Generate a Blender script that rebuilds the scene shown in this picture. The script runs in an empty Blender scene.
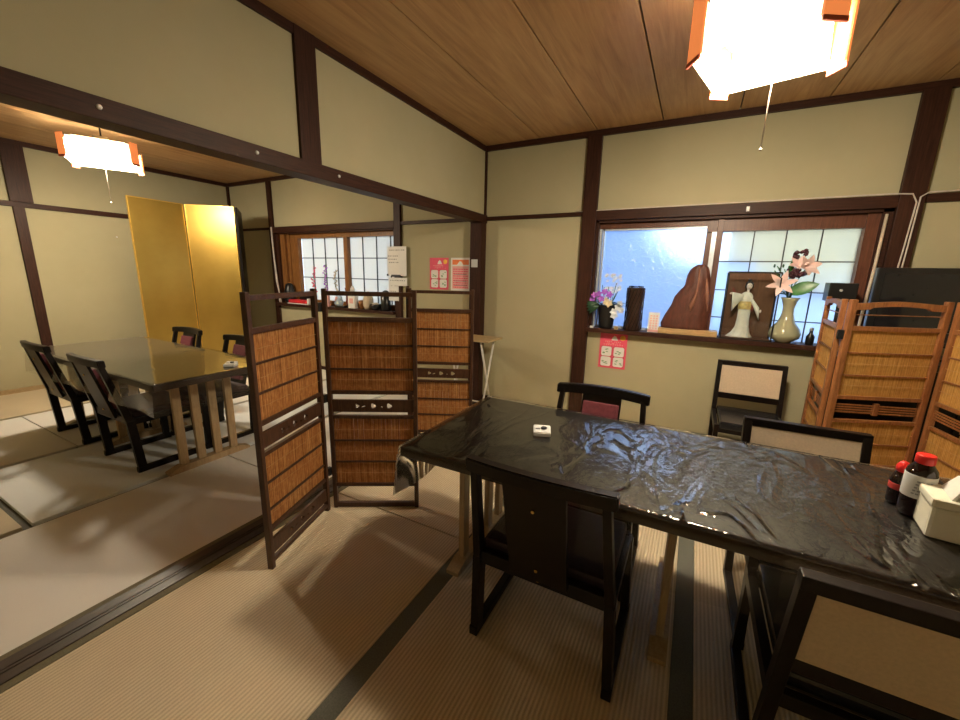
import bpy, bmesh, math, random
from mathutils import Vector, Matrix, Euler
random.seed(7)
C = bpy.context.scene.collection
PI = math.pi

# ------------------------------------------------------------------ materials
def newmat(name):
    m = bpy.data.materials.new(name); m.use_nodes = True
    nt = m.node_tree; b = nt.nodes['Principled BSDF']
    return m, nt, b
def mapping(nt, scale=(1,1,1), rot=(0,0,0), coord='Object'):
    tc = nt.nodes.new('ShaderNodeTexCoord'); mp = nt.nodes.new('ShaderNodeMapping')
    mp.inputs['Scale'].default_value = scale; mp.inputs['Rotation'].default_value = rot
    nt.links.new(tc.outputs[coord], mp.inputs['Vector']); return mp.outputs['Vector']
def noise(nt, vec, scale=5, detail=4, rough=.6, dist=0):
    n = nt.nodes.new('ShaderNodeTexNoise'); n.inputs['Scale'].default_value = scale
    n.inputs['Detail'].default_value = detail; n.inputs['Roughness'].default_value = rough
    n.inputs['Distortion'].default_value = dist
    nt.links.new(vec, n.inputs['Vector']); return n.outputs['Fac']
def ramp(nt, fac, stops):
    r = nt.nodes.new('ShaderNodeValToRGB'); e = r.color_ramp.elements
    while len(e) > 1: e.remove(e[-1])
    e[0].position = stops[0][0]; e[0].color = (*stops[0][1], 1)
    for p, c in stops[1:]:
        x = e.new(p); x.color = (*c, 1)
    nt.links.new(fac, r.inputs['Fac']); return r.outputs['Color']
def bump(nt, b, h, strength=.2, dist=.01, prev=None):
    n = nt.nodes.new('ShaderNodeBump'); n.inputs['Strength'].default_value = strength
    n.inputs['Distance'].default_value = dist; nt.links.new(h, n.inputs['Height'])
    if prev: nt.links.new(prev, n.inputs['Normal'])
    if b is not None: nt.links.new(n.outputs['Normal'], b.inputs['Normal'])
    return n.outputs['Normal']
def math_n(nt, op, a, b=None):
    n = nt.nodes.new('ShaderNodeMath'); n.operation = op
    for i, v in enumerate((a, b)):
        if v is None: continue
        if isinstance(v, (int, float)): n.inputs[i].default_value = v
        else: nt.links.new(v, n.inputs[i])
    return n.outputs[0]
def plain(name, col, rough=.5, metal=0, var=.12, scale=20, spec=.5, bmp=0):
    m, nt, b = newmat(name)
    v = mapping(nt); n = noise(nt, v, scale)
    lo = tuple(c*(1-var) for c in col); hi = tuple(min(1, c*(1+var)) for c in col)
    nt.links.new(ramp(nt, n, [(.3, lo), (.7, hi)]), b.inputs['Base Color'])
    b.inputs['Roughness'].default_value = rough; b.inputs['Metallic'].default_value = metal
    b.inputs['Specular IOR Level'].default_value = spec
    if bmp: bump(nt, b, n, bmp, .004)
    return m
def wood(name, lo, hi, rough=.45, scale=(3, 3, 40), grain=6, coord='Object', spec=.4):
    m, nt, b = newmat(name)
    v = mapping(nt, scale, coord=coord); n = noise(nt, v, grain, 5, .65, .6)
    nt.links.new(ramp(nt, n, [(.3, lo), (.68, hi)]), b.inputs['Base Color'])
    b.inputs['Roughness'].default_value = rough; b.inputs['Specular IOR Level'].default_value = spec
    bump(nt, b, n, .15, .002)
    return m
def emit(name, col, s):
    m, nt, b = newmat(name)
    b.inputs['Base Color'].default_value = (*col, 1)
    b.inputs['Emission Color'].default_value = (*col, 1); b.inputs['Emission Strength'].default_value = s
    return m
M = {}
# grain runs along the axis with the SMALL mapping scale
M['post'] = wood('dark_stained_post', (.020, .007, .004), (.060, .022, .012), .5, (22, 22, 1.2), spec=.2)
M['rail_x'] = wood('dark_stained_rail', (.020, .007, .004), (.060, .022, .012), .5, (1.2, 22, 22), spec=.2)
M['rail_y'] = wood('dark_stained_beam', (.020, .007, .004), (.060, .022, .012), .5, (22, 1.2, 22), spec=.2)
M['sill_wood'] = wood('sill_track_wood', (.022, .012, .008), (.060, .034, .022), .42, (22, 1.2, 22))
M['amber_wood'] = wood('amber_window_wood', (.15, .055, .014), (.30, .13, .035), .45, (14, 14, 1.2))
M['brown_sash'] = wood('brown_sash_wood', (.075, .026, .014), (.15, .055, .03), .4, (14, 14, 1.2))
M['screen_dark'] = wood('screen_frame_dark', (.035, .014, .007), (.085, .036, .018), .4, (16, 16, 2))
M['screen_brown'] = wood('screen_frame_brown', (.17, .06, .02), (.34, .14, .05), .35, (16, 16, 2))
M['black_lacquer'] = wood('black_lacquered_wood', (.005, .003, .0025), (.010, .006, .005), .38, (10, 10, 2), spec=.22)
M['trestle'] = wood('trestle_pale_wood', (.34, .23, .12), (.48, .35, .20), .4, (14, 14, 1.5))
M['pale_wood'] = wood('pale_board_wood', (.42, .26, .11), (.62, .42, .20), .45, (2, 14, 14))
M['tray_wood'] = wood('tray_table_wood', (.40, .28, .14), (.52, .38, .20), .4, (3, 12, 12))
# juraku plaster
m, nt, b = newmat('sand_plaster'); v = mapping(nt)
n1 = noise(nt, v, 1.3, 4, .6); n2 = noise(nt, v, 260, 2, .6)
nt.links.new(ramp(nt, n1, [(.3, (.41, .375, .235)), (.7, (.46, .42, .27))]), b.inputs['Base Color'])
b.inputs['Roughness'].default_value = .9; b.inputs['Specular IOR Level'].default_value = .2
bump(nt, b, n2, .25, .002); M['plaster'] = m
# ceiling plywood with cathedral grain running in Y
m, nt, b = newmat('ceiling_plywood'); v = mapping(nt, (7, .55, 1))
n1 = noise(nt, v, 2.2, 6, .62, 1.6); v2 = mapping(nt, (160, 4, 1)); n2 = noise(nt, v2, 1, 2)
mx = math_n(nt, 'ADD', math_n(nt, 'MULTIPLY', n1, .8), math_n(nt, 'MULTIPLY', n2, .2))
nt.links.new(ramp(nt, mx, [(.33, (.34, .19, .085)), (.5, (.45, .27, .125)), (.68, (.54, .34, .165))]), b.inputs['Base Color'])
b.inputs['Roughness'].default_value = .42; b.inputs['Specular IOR Level'].default_value = .35
bump(nt, b, n2, .1, .001); M['plywood'] = m
# tatami : ribs run along Y, spaced in X
def tatami(name, lo, hi, ribs=.35, pitch=.014, along='x'):
    m, nt, b = newmat(name)
    v = mapping(nt); s = nt.nodes.new('ShaderNodeSeparateXYZ'); nt.links.new(v, s.inputs[0])
    ax = s.outputs['X' if along == 'x' else 'Y']
    w = math_n(nt, 'SINE', math_n(nt, 'MULTIPLY', ax, 2*PI/pitch))
    w01 = math_n(nt, 'MULTIPLY', math_n(nt, 'ADD', w, 1.), .5)
    straw = noise(nt, mapping(nt, (90, 700, 1) if along == 'x' else (700, 90, 1)), 1, 2)
    big = noise(nt, mapping(nt), 1.7, 3)
    f = math_n(nt, 'ADD', math_n(nt, 'MULTIPLY', straw, .45), math_n(nt, 'MULTIPLY', w01, ribs))
    f = math_n(nt, 'ADD', f, math_n(nt, 'MULTIPLY', big, .35))
    nt.links.new(ramp(nt, f, [(.2, lo), (.9, hi)]), b.inputs['Base Color'])
    b.inputs['Roughness'].default_value = .62; b.inputs['Specular IOR Level'].default_value = .35
    bump(nt, b, math_n(nt, 'ADD', math_n(nt, 'MULTIPLY', w01, .8), math_n(nt, 'MULTIPLY', straw, .3)), .45 if ribs > .1 else .12, .0035)
    return m
M['tatami'] = tatami('tatami_straw', (.40, .31, .20), (.80, .67, .46))
M['tatami_pale'] = tatami('pale_mat', (.72, .69, .65), (.84, .81, .76), .05, .008)
M['tatami_white'] = tatami('whitish_mat', (.76, .78, .78), (.86, .88, .87), .05, .008)
M['tatami_old'] = tatami('bare_tatami', (.54, .44, .29), (.70, .60, .42), .1, .012)
M['border'] = plain('tatami_border_cloth', (.12, .12, .095), .8, 0, .25, 200)
M['border_olive'] = plain('olive_border_cloth', (.15, .125, .07), .85, 0, .2, 200)
# reed blinds
def reed(name, a, b_, c):
    m, nt, b = newmat(name)
    v = mapping(nt, (260, 1, 3)); n = noise(nt, v, 1, 3, .6); n2 = noise(nt, mapping(nt, (60, 1, 40)), 1, 2)
    f = math_n(nt, 'ADD', math_n(nt, 'MULTIPLY', n, .75), math_n(nt, 'MULTIPLY', n2, .25))
    col = ramp(nt, f, [(.3, a), (.5, b_), (.68, c)])
    nt.links.new(col, b.inputs['Base Color'])
    b.inputs['Roughness'].default_value = .5
    tr = nt.nodes.new('ShaderNodeBsdfTranslucent'); nt.links.new(col, tr.inputs['Color'])
    mx = nt.nodes.new('ShaderNodeMixShader'); mx.inputs[0].default_value = .3
    out = nt.nodes['Material Output']
    nt.links.new(b.outputs[0], mx.inputs[1]); nt.links.new(tr.outputs[0], mx.inputs[2]); nt.links.new(mx.outputs[0], out.inputs['Surface'])
    return m
M['reed'] = reed('reed_blind_amber', (.13, .042, .010), (.48, .20, .055), (.82, .50, .20))
M['reed_gold'] = reed('reed_blind_golden', (.34, .15, .03), (.62, .34, .09), (.80, .52, .18))
M['thread'] = plain('binding_thread', (.55, .34, .14), .7)
# gold leaf screen
m, nt, b = newmat('gold_leaf'); v = mapping(nt); n = noise(nt, v, 2, 4)
nt.links.new(ramp(nt, n, [(.3, (.50, .33, .075)), (.7, (.60, .41, .10))]), b.inputs['Base Color'])
b.inputs['Metallic'].default_value = .85; b.inputs['Roughness'].default_value = .34; M['gold'] = m
M['gold_edge'] = plain('gold_edge', (.85, .55, .12), .3, .8)
# table top
m, nt, b = newmat('black_table_top'); v = mapping(nt, (1, 8, 1)); n = noise(nt, v, 3, 5)
nt.links.new(ramp(nt, n, [(.3, (.008, .007, .007)), (.7, (.022, .018, .016))]), b.inputs['Base Color'])
b.inputs['Roughness'].default_value = .42; b.inputs['Specular IOR Level'].default_value = .8; M['table_top'] = m
m, nt, b = newmat('brown_table_top'); v = mapping(nt, (1, 8, 1)); n = noise(nt, v, 3, 5)
nt.links.new(ramp(nt, n, [(.3, (.05, .034, .018)), (.7, (.085, .060, .034))]), b.inputs['Base Color'])
b.inputs['Roughness'].default_value = .3; M['table_top_brown'] = m
M['table_edge'] = plain('table_edge_brown', (.045, .028, .018), .35)
# clear vinyl
def vinyl(name, strength, milk=.05, ior=1.7):
    m, nt, b = newmat(name); nt.nodes.remove(b); out = nt.nodes['Material Output']
    v = mapping(nt)
    a = noise(nt, mapping(nt, (1, .42, 1), (0, 0, .25)), 6.5, 2, .5, .7)
    ridge = math_n(nt, 'SUBTRACT', 1., math_n(nt, 'ABSOLUTE', math_n(nt, 'MULTIPLY', math_n(nt, 'SUBTRACT', a, .53), 16.)))
    ridge = math_n(nt, 'MAXIMUM', ridge, 0.)
    c = noise(nt, mapping(nt, (1, .55, 1), (0, 0, .5)), 42, 2, .5, 1.0)
    reg = noise(nt, v, 2.2, 1)
    reg = math_n(nt, 'MAXIMUM', math_n(nt, 'MULTIPLY', math_n(nt, 'SUBTRACT', reg, .42), 5.), .30)
    reg = math_n(nt, 'MINIMUM', reg, 1.)
    h = math_n(nt, 'ADD', math_n(nt, 'MULTIPLY', ridge, .8), math_n(nt, 'MULTIPLY', math_n(nt, 'MULTIPLY', c, reg), 1.1))
    sp = nt.nodes.new('ShaderNodeSeparateXYZ'); nt.links.new(v, sp.inputs[0])      # the sheet lies smoother at its left end
    k = math_n(nt, 'MINIMUM', math_n(nt, 'MAXIMUM', math_n(nt, 'MULTIPLY', math_n(nt, 'SUBTRACT', sp.outputs['X'], 1.35), 2.2), .22), 1.)
    h = math_n(nt, 'MULTIPLY', h, k)
    nb = bump(nt, None, h, strength, .0075)
    tr = nt.nodes.new('ShaderNodeBsdfTransparent'); tr.inputs[0].default_value = (.93, .93, .92, 1)
    gl = nt.nodes.new('ShaderNodeBsdfGlossy'); gl.inputs['Roughness'].default_value = .07
    gl.inputs['Color'].default_value = (1, 1, 1, 1)
    df = nt.nodes.new('ShaderNodeBsdfDiffuse'); df.inputs[0].default_value = (.6, .55, .48, 1)
    fr = nt.nodes.new('ShaderNodeFresnel'); fr.inputs['IOR'].default_value = ior
    nt.links.new(nb, gl.inputs['Normal']); nt.links.new(nb, fr.inputs['Normal'])
    m1 = nt.nodes.new('ShaderNodeMixShader'); m1.inputs[0].default_value = milk
    nt.links.new(tr.outputs[0], m1.inputs[1]); nt.links.new(df.outputs[0], m1.inputs[2])
    m2 = nt.nodes.new('ShaderNodeMixShader'); nt.links.new(fr.outputs[0], m2.inputs[0])
    nt.links.new(m1.outputs[0], m2.inputs[1]); nt.links.new(gl.outputs[0], m2.inputs[2])
    nt.links.new(m2.outputs[0], out.inputs['Surface'])
    return m
M['vinyl'] = vinyl('clear_vinyl_wrinkled', .75, .004)
M['vinyl_flat'] = vinyl('clear_vinyl_smooth', .02, .035, 1.3)
# glass
def clearglass(name, tint=(.93, .96, .97)):
    m, nt, b = newmat(name); nt.nodes.remove(b); out = nt.nodes['Material Output']
    tr = nt.nodes.new('ShaderNodeBsdfTransparent'); tr.inputs[0].default_value = (*tint, 1)
    gl = nt.nodes.new('ShaderNodeBsdfGlossy'); gl.inputs['Roughness'].default_value = .03
    fr = nt.nodes.new('ShaderNodeFresnel'); fr.inputs['IOR'].default_value = 1.45
    m2 = nt.nodes.new('ShaderNodeMixShader'); nt.links.new(fr.outputs[0], m2.inputs[0])
    nt.links.new(tr.outputs[0], m2.inputs[1]); nt.links.new(gl.outputs[0], m2.inputs[2])
    nt.links.new(m2.outputs[0], out.inputs['Surface']); return m
M['glass'] = clearglass('clear_glass')
def frosted(name, tint, trans, bs, rough=.25):
    m, nt, b = newmat(name); nt.nodes.remove(b); out = nt.nodes['Material Output']
    v = mapping(nt); a = noise(nt, v, 26, 3, .6, .8)
    nb = bump(nt, None, a, bs, .01)
    rf = nt.nodes.new('ShaderNodeBsdfRefraction'); rf.inputs['IOR'].default_value = 1.3; rf.inputs['Roughness'].default_value = rough
    rf.inputs['Color'].default_value = (*tint, 1); nt.links.new(nb, rf.inputs['Normal'])
    tl = nt.nodes.new('ShaderNodeBsdfTranslucent'); tl.inputs[0].default_value = (*tint, 1)
    m1 = nt.nodes.new('ShaderNodeMixShader'); m1.inputs[0].default_value = trans
    nt.links.new(rf.outputs[0], m1.inputs[1]); nt.links.new(tl.outputs[0], m1.inputs[2])
    gl = nt.nodes.new('ShaderNodeBsdfGlossy'); gl.inputs['Roughness'].default_value = .12; nt.links.new(nb, gl.inputs['Normal'])
    m2 = nt.nodes.new('ShaderNodeMixShader'); m2.inputs[0].default_value = .05
    nt.links.new(m1.outputs[0], m2.inputs[1]); nt.links.new(gl.outputs[0], m2.inputs[2])
    nt.links.new(m2.outputs[0], out.inputs['Surface']); return m
M['frost'] = frosted('rippled_window_glass', (.82, .90, 1.0), .25, .8, .5)
M['frost2'] = frosted('frosted_window_glass', (.90, .96, 1.0), .45, .15, .12)
def paper(name, col, mixv=.5):
    m, nt, b = newmat(name); out = nt.nodes['Material Output']
    n = noise(nt, mapping(nt), 60, 4)
    col_ = ramp(nt, n, [(.3, tuple(c*.95 for c in col)), (.7, col)])
    nt.links.new(col_, b.inputs['Base Color']); b.inputs['Roughness'].default_value = .8
    tl = nt.nodes.new('ShaderNodeBsdfTranslucent'); nt.links.new(col_, tl.inputs[0])
    mx = nt.nodes.new('ShaderNodeMixShader'); mx.inputs[0].default_value = mixv
    nt.links.new(b.outputs[0], mx.inputs[1]); nt.links.new(tl.outputs[0], mx.inputs[2]); nt.links.new(mx.outputs[0], out.inputs['Surface'])
    return m
M['shoji'] = paper('shoji_paper', (.86, .86, .82), .35)
M['curtain'] = paper('cream_curtain_cloth', (.97, .76, .42), .5)
M['curtain_blue'] = paper('pale_curtain_cloth', (.70, .82, .92), .6)
M['muntin'] = plain('dark_muntin', (.035, .03, .035), .5)
M['alu'] = plain('white_aluminium', (.62, .66, .70), .35, .3)
M['maroon'] = plain('maroon_upholstery', (.17, .035, .05), .6, 0, .2, 60, bmp=.2)
M['purple'] = plain('dark_purple_upholstery', (.030, .012, .022), .6, 0, .2, 60, bmp=.2)
M['splat'] = plain('dark_brown_panel', (.010, .006, .004), .42, 0, .15, 20, spec=.25)
M['beige_pad'] = plain('beige_upholstery', (.56, .45, .32), .7, 0, .08, 120, bmp=.15)
M['black_seat'] = plain('black_vinyl_seat', (.012, .012, .015), .25, 0, .1, 30)
M['brass'] = plain('brass', (.75, .50, .15), .25, 1)
M['white_metal'] = plain('white_painted_metal', (.72, .70, .64), .4)
M['black_plastic'] = plain('black_plastic', (.010, .010, .011), .3)
M['tv_glass'] = plain('dark_screen_glass', (.012, .012, .014), .12)
M['cream_plastic'] = plain('cream_plastic', (.80, .77, .62), .35, 0, .03)
M['white_plastic'] = plain('white_plastic', (.80, .80, .78), .35, 0, .03)
M['tissue'] = paper('white_tissue', (.90, .89, .84), .25)
M['red'] = plain('red_plastic', (.65, .02, .015), .3, 0, .06)
M['red_soft'] = plain('red_cloth', (.60, .02, .03), .6)
M['soy'] = plain('dark_soy_bottle', (.012, .004, .004), .06, spec=.8)
M['label_w'] = plain('pale_label', (.62, .62, .60), .5, 0, .05)
M['label_r'] = plain('red_label', (.50, .04, .03), .5)
M['grey'] = plain('grey_print', (.28, .28, .28), .6)
M['ink'] = plain('dark_ink', (.05, .05, .06), .7)
M['pink'] = plain('pink_print', (.80, .09, .17), .6, 0, .06)
M['pink_pale'] = plain('pale_pink_print', (.85, .45, .42), .6, 0, .06)
M['rose'] = plain('deep_pink_print', (.60, .07, .12), .6)
M['orange_p'] = plain('orange_print', (.85, .22, .06), .6)
M['yellow_p'] = plain('yellow_print', (.90, .50, .06), .6)
M['white_p'] = plain('white_paper', (.84, .83, .80), .7, 0, .02)
M['green_p'] = plain('green_print', (.20, .38, .20), .6)
M['lampwood'] = emit('lit_orange_wood', (.85, .25, .07), .55)
M['lamp_rim'] = plain('red_brown_rim', (.50, .10, .05), .5)
M['cord'] = plain('cream_cord', (.60, .50, .38), .6)
M['white_wire'] = plain('white_wire', (.62, .56, .50), .5)
M['leaf'] = plain('green_leaf', (.035, .16, .03), .35, 0, .35, 12)
M['leaf_dark'] = plain('dark_leaf', (.018, .065, .028), .4, 0, .3, 12)
M['stem'] = plain('plant_stem', (.05, .12, .03), .5)
M['purple_f'] = plain('purple_petal', (.42, .12, .60), .5, 0, .2)
M['white_f'] = plain('white_petal', (.80, .84, .88), .5, 0, .06)
M['cream_f'] = plain('cream_petal', (.80, .66, .42), .5, 0, .06)
M['pink_f'] = plain('pink_petal', (.78, .56, .52), .5, 0, .12)
M['darkred_f'] = plain('dark_red_petal', (.06, .015, .022), .5, 0, .2)
M['celadon'] = plain('celadon_glaze', (.40, .39, .25), .12, 0, .05, 8)
M['basket'] = plain('dark_woven_bamboo', (.040, .020, .013), .35, 0, .3, 30)
M['rock'] = wood('carved_reddish_wood', (.06, .018, .010), (.13, .038, .022), .5, (9, 9, 3))
M['rock_hi'] = wood('pale_reddish_wood', (.22, .09, .05), (.30, .13, .08), .5, (9, 9, 3))
M['brown_board'] = wood('brown_backboard', (.10, .040, .02), (.17, .075, .035), .35, (10, 3, 2))
M['kimono'] = plain('cream_silk', (.80, .76, .64), .45, 0, .06, 40)
M['skin'] = plain('pale_doll_face', (.82, .68, .56), .5, 0, .02)
M['hair'] = plain('black_doll_hair', (.01, .008, .008), .4)
M['obi'] = plain('gold_obi', (.62, .45, .16), .4, 0, .3, 60)
M['darkred'] = plain('dark_red_cloth', (.20, .03, .02), .5)
M['exterior'] = plain('outside_wall', (.10, .17, .36), .9, 0, .12, 3)
M['beige_fig'] = plain('beige_ceramic', (.60, .50, .36), .5)

# ------------------------------------------------------------------ mesh helpers
def box(bm, x0, x1, y0, y1, z0, z1, bev=0, mat=0, mtx=None):
    g = bmesh.ops.create_cube(bm, size=1)
    vs = g['verts']
    for v in vs:
        v.co = Vector(((x0+x1)/2+v.co.x*(x1-x0), (y0+y1)/2+v.co.y*(y1-y0), (z0+z1)/2+v.co.z*(z1-z0)))
    fs = {f for v in vs for f in v.link_faces}
    for f in fs: f.material_index = mat
    if bev:
        es = {e for v in vs for e in v.link_edges}
        r = bmesh.ops.bevel(bm, geom=list(es), offset=bev, segments=2, affect='EDGES', profile=.6)
        vs = list({v for f in r['faces'] for v in f.verts} | {v for v in vs if v.is_valid})
        for f in r['faces']: f.material_index = mat
    if mtx: bmesh.ops.transform(bm, matrix=mtx, verts=[v for v in vs if v.is_valid])
    return vs
def bar(bm, a, b, w, d, up=(0, 0, 1), mat=0, bev=0, w2=None, d2=None):
    """rectangular bar a->b; w across, d the other way; tapering to w2,d2"""
    a, b = Vector(a), Vector(b); t = (b-a).normalized(); u = Vector(up)
    s = t.cross(u)
    if s.length < 1e-4: s = t.cross(Vector((0, 1, 0)))
    s.normalize(); n = s.cross(t).normalized()
    w2 = w if w2 is None else w2; d2 = d if d2 is None else d2
    vs = []
    for p, ww, dd in ((a, w, d), (b, w2, d2)):
        for i, j in ((-1, -1), (1, -1), (1, 1), (-1, 1)): vs.append(bm.verts.new(p+s*ww/2*i+n*dd/2*j))
    fs = [bm.faces.new(vs[3::-1]), bm.faces.new(vs[4:])]
    for k in range(4): fs.append(bm.faces.new((vs[k], vs[(k+1) % 4], vs[4+(k+1) % 4], vs[4+k])))
    for f in fs: f.material_index = mat
    if bev:
        es = {e for v in vs for e in v.link_edges}
        bmesh.ops.bevel(bm, geom=list(es), offset=bev, segments=2, affect='EDGES', profile=.6)
def tube(bm, pts, r, n=8, mat=0, cap=True, radii=None):
    pts = [Vector(p) for p in pts]; rings = []; prev = None
    for i, p in enumerate(pts):
        t = (pts[min(i+1, len(pts)-1)]-pts[max(i-1, 0)]).normalized()
        s = t.cross(Vector((0, 0, 1)) if prev is None and abs(t.z) < .95 else (prev if prev is not None else Vector((0, 1, 0))))
        if s.length < 1e-4: s = t.cross(Vector((1, 0, 0)))
        s.normalize(); u = s.cross(t).normalized(); prev = u
        rr = radii[i] if radii else r
        rings.append([bm.verts.new(p+(s*math.cos(2*PI*k/n)+u*math.sin(2*PI*k/n))*rr) for k in range(n)])
    for a, b in zip(rings, rings[1:]):
        for k in range(n):
            f = bm.faces.new((a[k], a[(k+1) % n], b[(k+1) % n], b[k])); f.material_index = mat; f.smooth = True
    if cap:
        for r_, rev in ((rings[0], True), (rings[-1], False)):
            f = bm.faces.new(r_[::-1] if rev else r_); f.material_index = mat
def lathe(bm, prof, c=(0, 0, 0), n=24, mat=0, sx=1, sy=1, smooth=True, cap=True):
    c = Vector(c); rings = []
    for r, z in prof:
        rings.append([bm.verts.new(c+Vector((r*math.cos(2*PI*k/n)*sx, r*math.sin(2*PI*k/n)*sy, z))) for k in range(n)])
    for a, b in zip(rings, rings[1:]):
        for k in range(n):
            f = bm.faces.new((a[k], a[(k+1) % n], b[(k+1) % n], b[k])); f.material_index = mat; f.smooth = smooth
    if cap:
        f = bm.faces.new(rings[0][::-1]); f.material_index = mat
        f = bm.faces.new(rings[-1]); f.material_index = mat
def ball(bm, c, r, mat=0, s=(1, 1, 1), sub=2, mtx=None):
    g = bmesh.ops.create_icosphere(bm, subdivisions=sub, radius=r)
    for v in g['verts']:
        v.co = Vector((v.co.x*s[0], v.co.y*s[1], v.co.z*s[2]))
        if mtx: v.co = mtx @ v.co
        v.co += Vector(c)
    for f in {f for v in g['verts'] for f in v.link_faces}: f.material_index = mat; f.smooth = True
def poly(bm, pts, depth, axis='y', mat=0):
    """extrude polygon; pts are (a,b): axis y -> (x,z); z -> (x,y)"""
    def P(a, b, d): return Vector((a, d, b)) if axis == 'y' else Vector((a, b, d))
    A = [bm.verts.new(P(a, b, depth[0])) for a, b in pts]; B = [bm.verts.new(P(a, b, depth[1])) for a, b in pts]
    fs = [bm.faces.new(A), bm.faces.new(B[::-1])]; n = len(pts)
    for k in range(n): fs.append(bm.faces.new((A[k], B[k], B[(k+1) % n], A[(k+1) % n])))
    for f in fs: f.material_index = mat
def holed(outline, holes, thick):
    """bmesh of a board (x,z outline, y thickness) with real cut-outs, through a filled 2D curve"""
    cu = bpy.data.curves.new('tmp', 'CURVE'); cu.dimensions = '2D'; cu.fill_mode = 'BOTH'; cu.extrude = thick/2
    for pl in [outline]+holes:
        s = cu.splines.new('POLY'); s.points.add(len(pl)-1); s.use_cyclic_u = True
        for p, (a, b) in zip(s.points, pl): p.co = (a, b, 0, 1)
    o = bpy.data.objects.new('tmp', cu); C.objects.link(o); bpy.context.view_layer.update()
    me = bpy.data.meshes.new_from_object(o.evaluated_get(bpy.context.evaluated_depsgraph_get()))
    bm = bmesh.new(); bm.from_mesh(me)
    bmesh.ops.transform(bm, matrix=Matrix.Rotation(PI/2, 4, 'X'), verts=bm.verts)
    bpy.data.objects.remove(o); bpy.data.curves.remove(cu); bpy.data.meshes.remove(me)
    return bm
def obj(name, bm, mats, parent=None, smooth=False):
    if not isinstance(mats, (list, tuple)): mats = [mats]
    bmesh.ops.recalc_face_normals(bm, faces=bm.faces)
    me = bpy.data.meshes.new(name); bm.to_mesh(me); bm.free()
    for k in mats: me.materials.append(M[k])
    if smooth:
        for p in me.polygons: p.use_smooth = True
    o = bpy.data.objects.new(name, me); C.objects.link(o)
    if parent is not None: o.parent = parent
    return o
def tag(o, label, cat, group=None):
    o['label'] = label; o['category'] = cat
    if group: o['group'] = group
    return o
def thing(name, label, cat, loc=(0, 0, 0), rz=0, group=None):
    o = bpy.data.objects.new(name, None); C.objects.link(o); o.location = loc; o.rotation_euler = (0, 0, rz)
    o.empty_display_size = .1
    return tag(o, label, cat, group)
def struct(name, bm, mats, parent=None):
    o = obj(name, bm, mats, parent)
    if parent is None: o['kind'] = 'structure'
    return o
def dup(root, loc, rz, label, group=None):
    r = root.copy(); C.objects.link(r); r.location = loc; r.rotation_euler = (0, 0, rz); r['label'] = label
    if group: r['group'] = group
    for ch in list(root.children):
        c = ch.copy(); C.objects.link(c); c.parent = r
        for g in ch.children:
            d = g.copy(); C.objects.link(d); d.parent = c
    return r
def B(): return bmesh.new()

# ------------------------------------------------------------------ room shell
XL, XR, YF, H = -4.15, 3.85, -5.0, 2.48
bm = B(); box(bm, XL-.15, XR+.15, YF-.15, .15, -.12, -.02)
struct('floor', bm, 'border')
# mats lie as slabs with cloth borders, all of them one floor covering per room
def mats(name, rects, mat):
    bm = B()
    for x0, x1, y0, y1 in rects: box(bm, x0, x1, y0, y1, -.03, 0, .003)
    return struct(name, bm, mat)
mats('floor_right', [(.15, 1.032, -2.096, 0), (.15, 1.032, -3.9, -2.104), (.15, 1.032, YF, -3.908),
                     (1.105, 1.975, -3.9, 0), (1.105, 1.975, YF, -3.908), (2.045, 2.91, -3.9, 0), (2.045, 2.91, YF, -3.908),
                     (2.98, XR, -3.9, 0), (2.98, XR, YF, -3.908)], 'tatami')
bm = B()
for x0, x1 in ((1.033, 1.104), (1.976, 2.044), (2.911, 2.979)): box(bm, x0, x1, YF, 0, -.03, -.0005)
struct('trim_15', bm, 'border')
mats('floor_left', [(-.918, -.03, -2.138, 0), (-.918, -.03, YF, -2.146), (-3.15, -1.985, -2.6, 0), (-3.15, -1.985, YF, -2.608)], 'tatami_pale')
mats('floor_left_white', [(-1.935, -.965, -3.09, 0)], 'tatami_white')
mats('floor_left_bare', [(-1.95, -.965, YF, -3.125), (XL, -3.20, YF, 0)], 'tatami_old')
bm = B()
box(bm, .115, .147, YF, 0, -.03, .001)
box(bm, -.03, -.002, YF, 0, -.03, .001)
struct('trim_1', bm, 'border_olive')
bm = B()   # sliding door track in the floor
box(bm, 0, .046, YF, 0, -.04, .004); box(bm, .052, .062, YF, 0, -.04, .004); box(bm, .068, .113, YF, 0, -.04, .004)
box(bm, .0, .113, YF, 0, -.04, -.004)
struct('trim_2', bm, 'sill_wood')
# ceiling boards with open joints
bm = B()
for room in ((XL, -.03), (-.03, XR)):
    if room[0] < -1: xs = [XL]+[-3.92+.49*i for i in range(0, 8)]+[-.03]
    else: xs = [-.03]+[.545+.494*i for i in range(7)]+[XR]
    for a, b in zip(xs, xs[1:]):
        if b-a > .02: box(bm, a+.004, b-.004, YF, .15, H, H+.02, .002)
struct('ceiling', bm, 'plywood')
bm = B(); box(bm, XL-.1, XR+.1, YF-.1, .15, H+.021, H+.08); struct('trim_16', bm, 'muntin')
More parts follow.
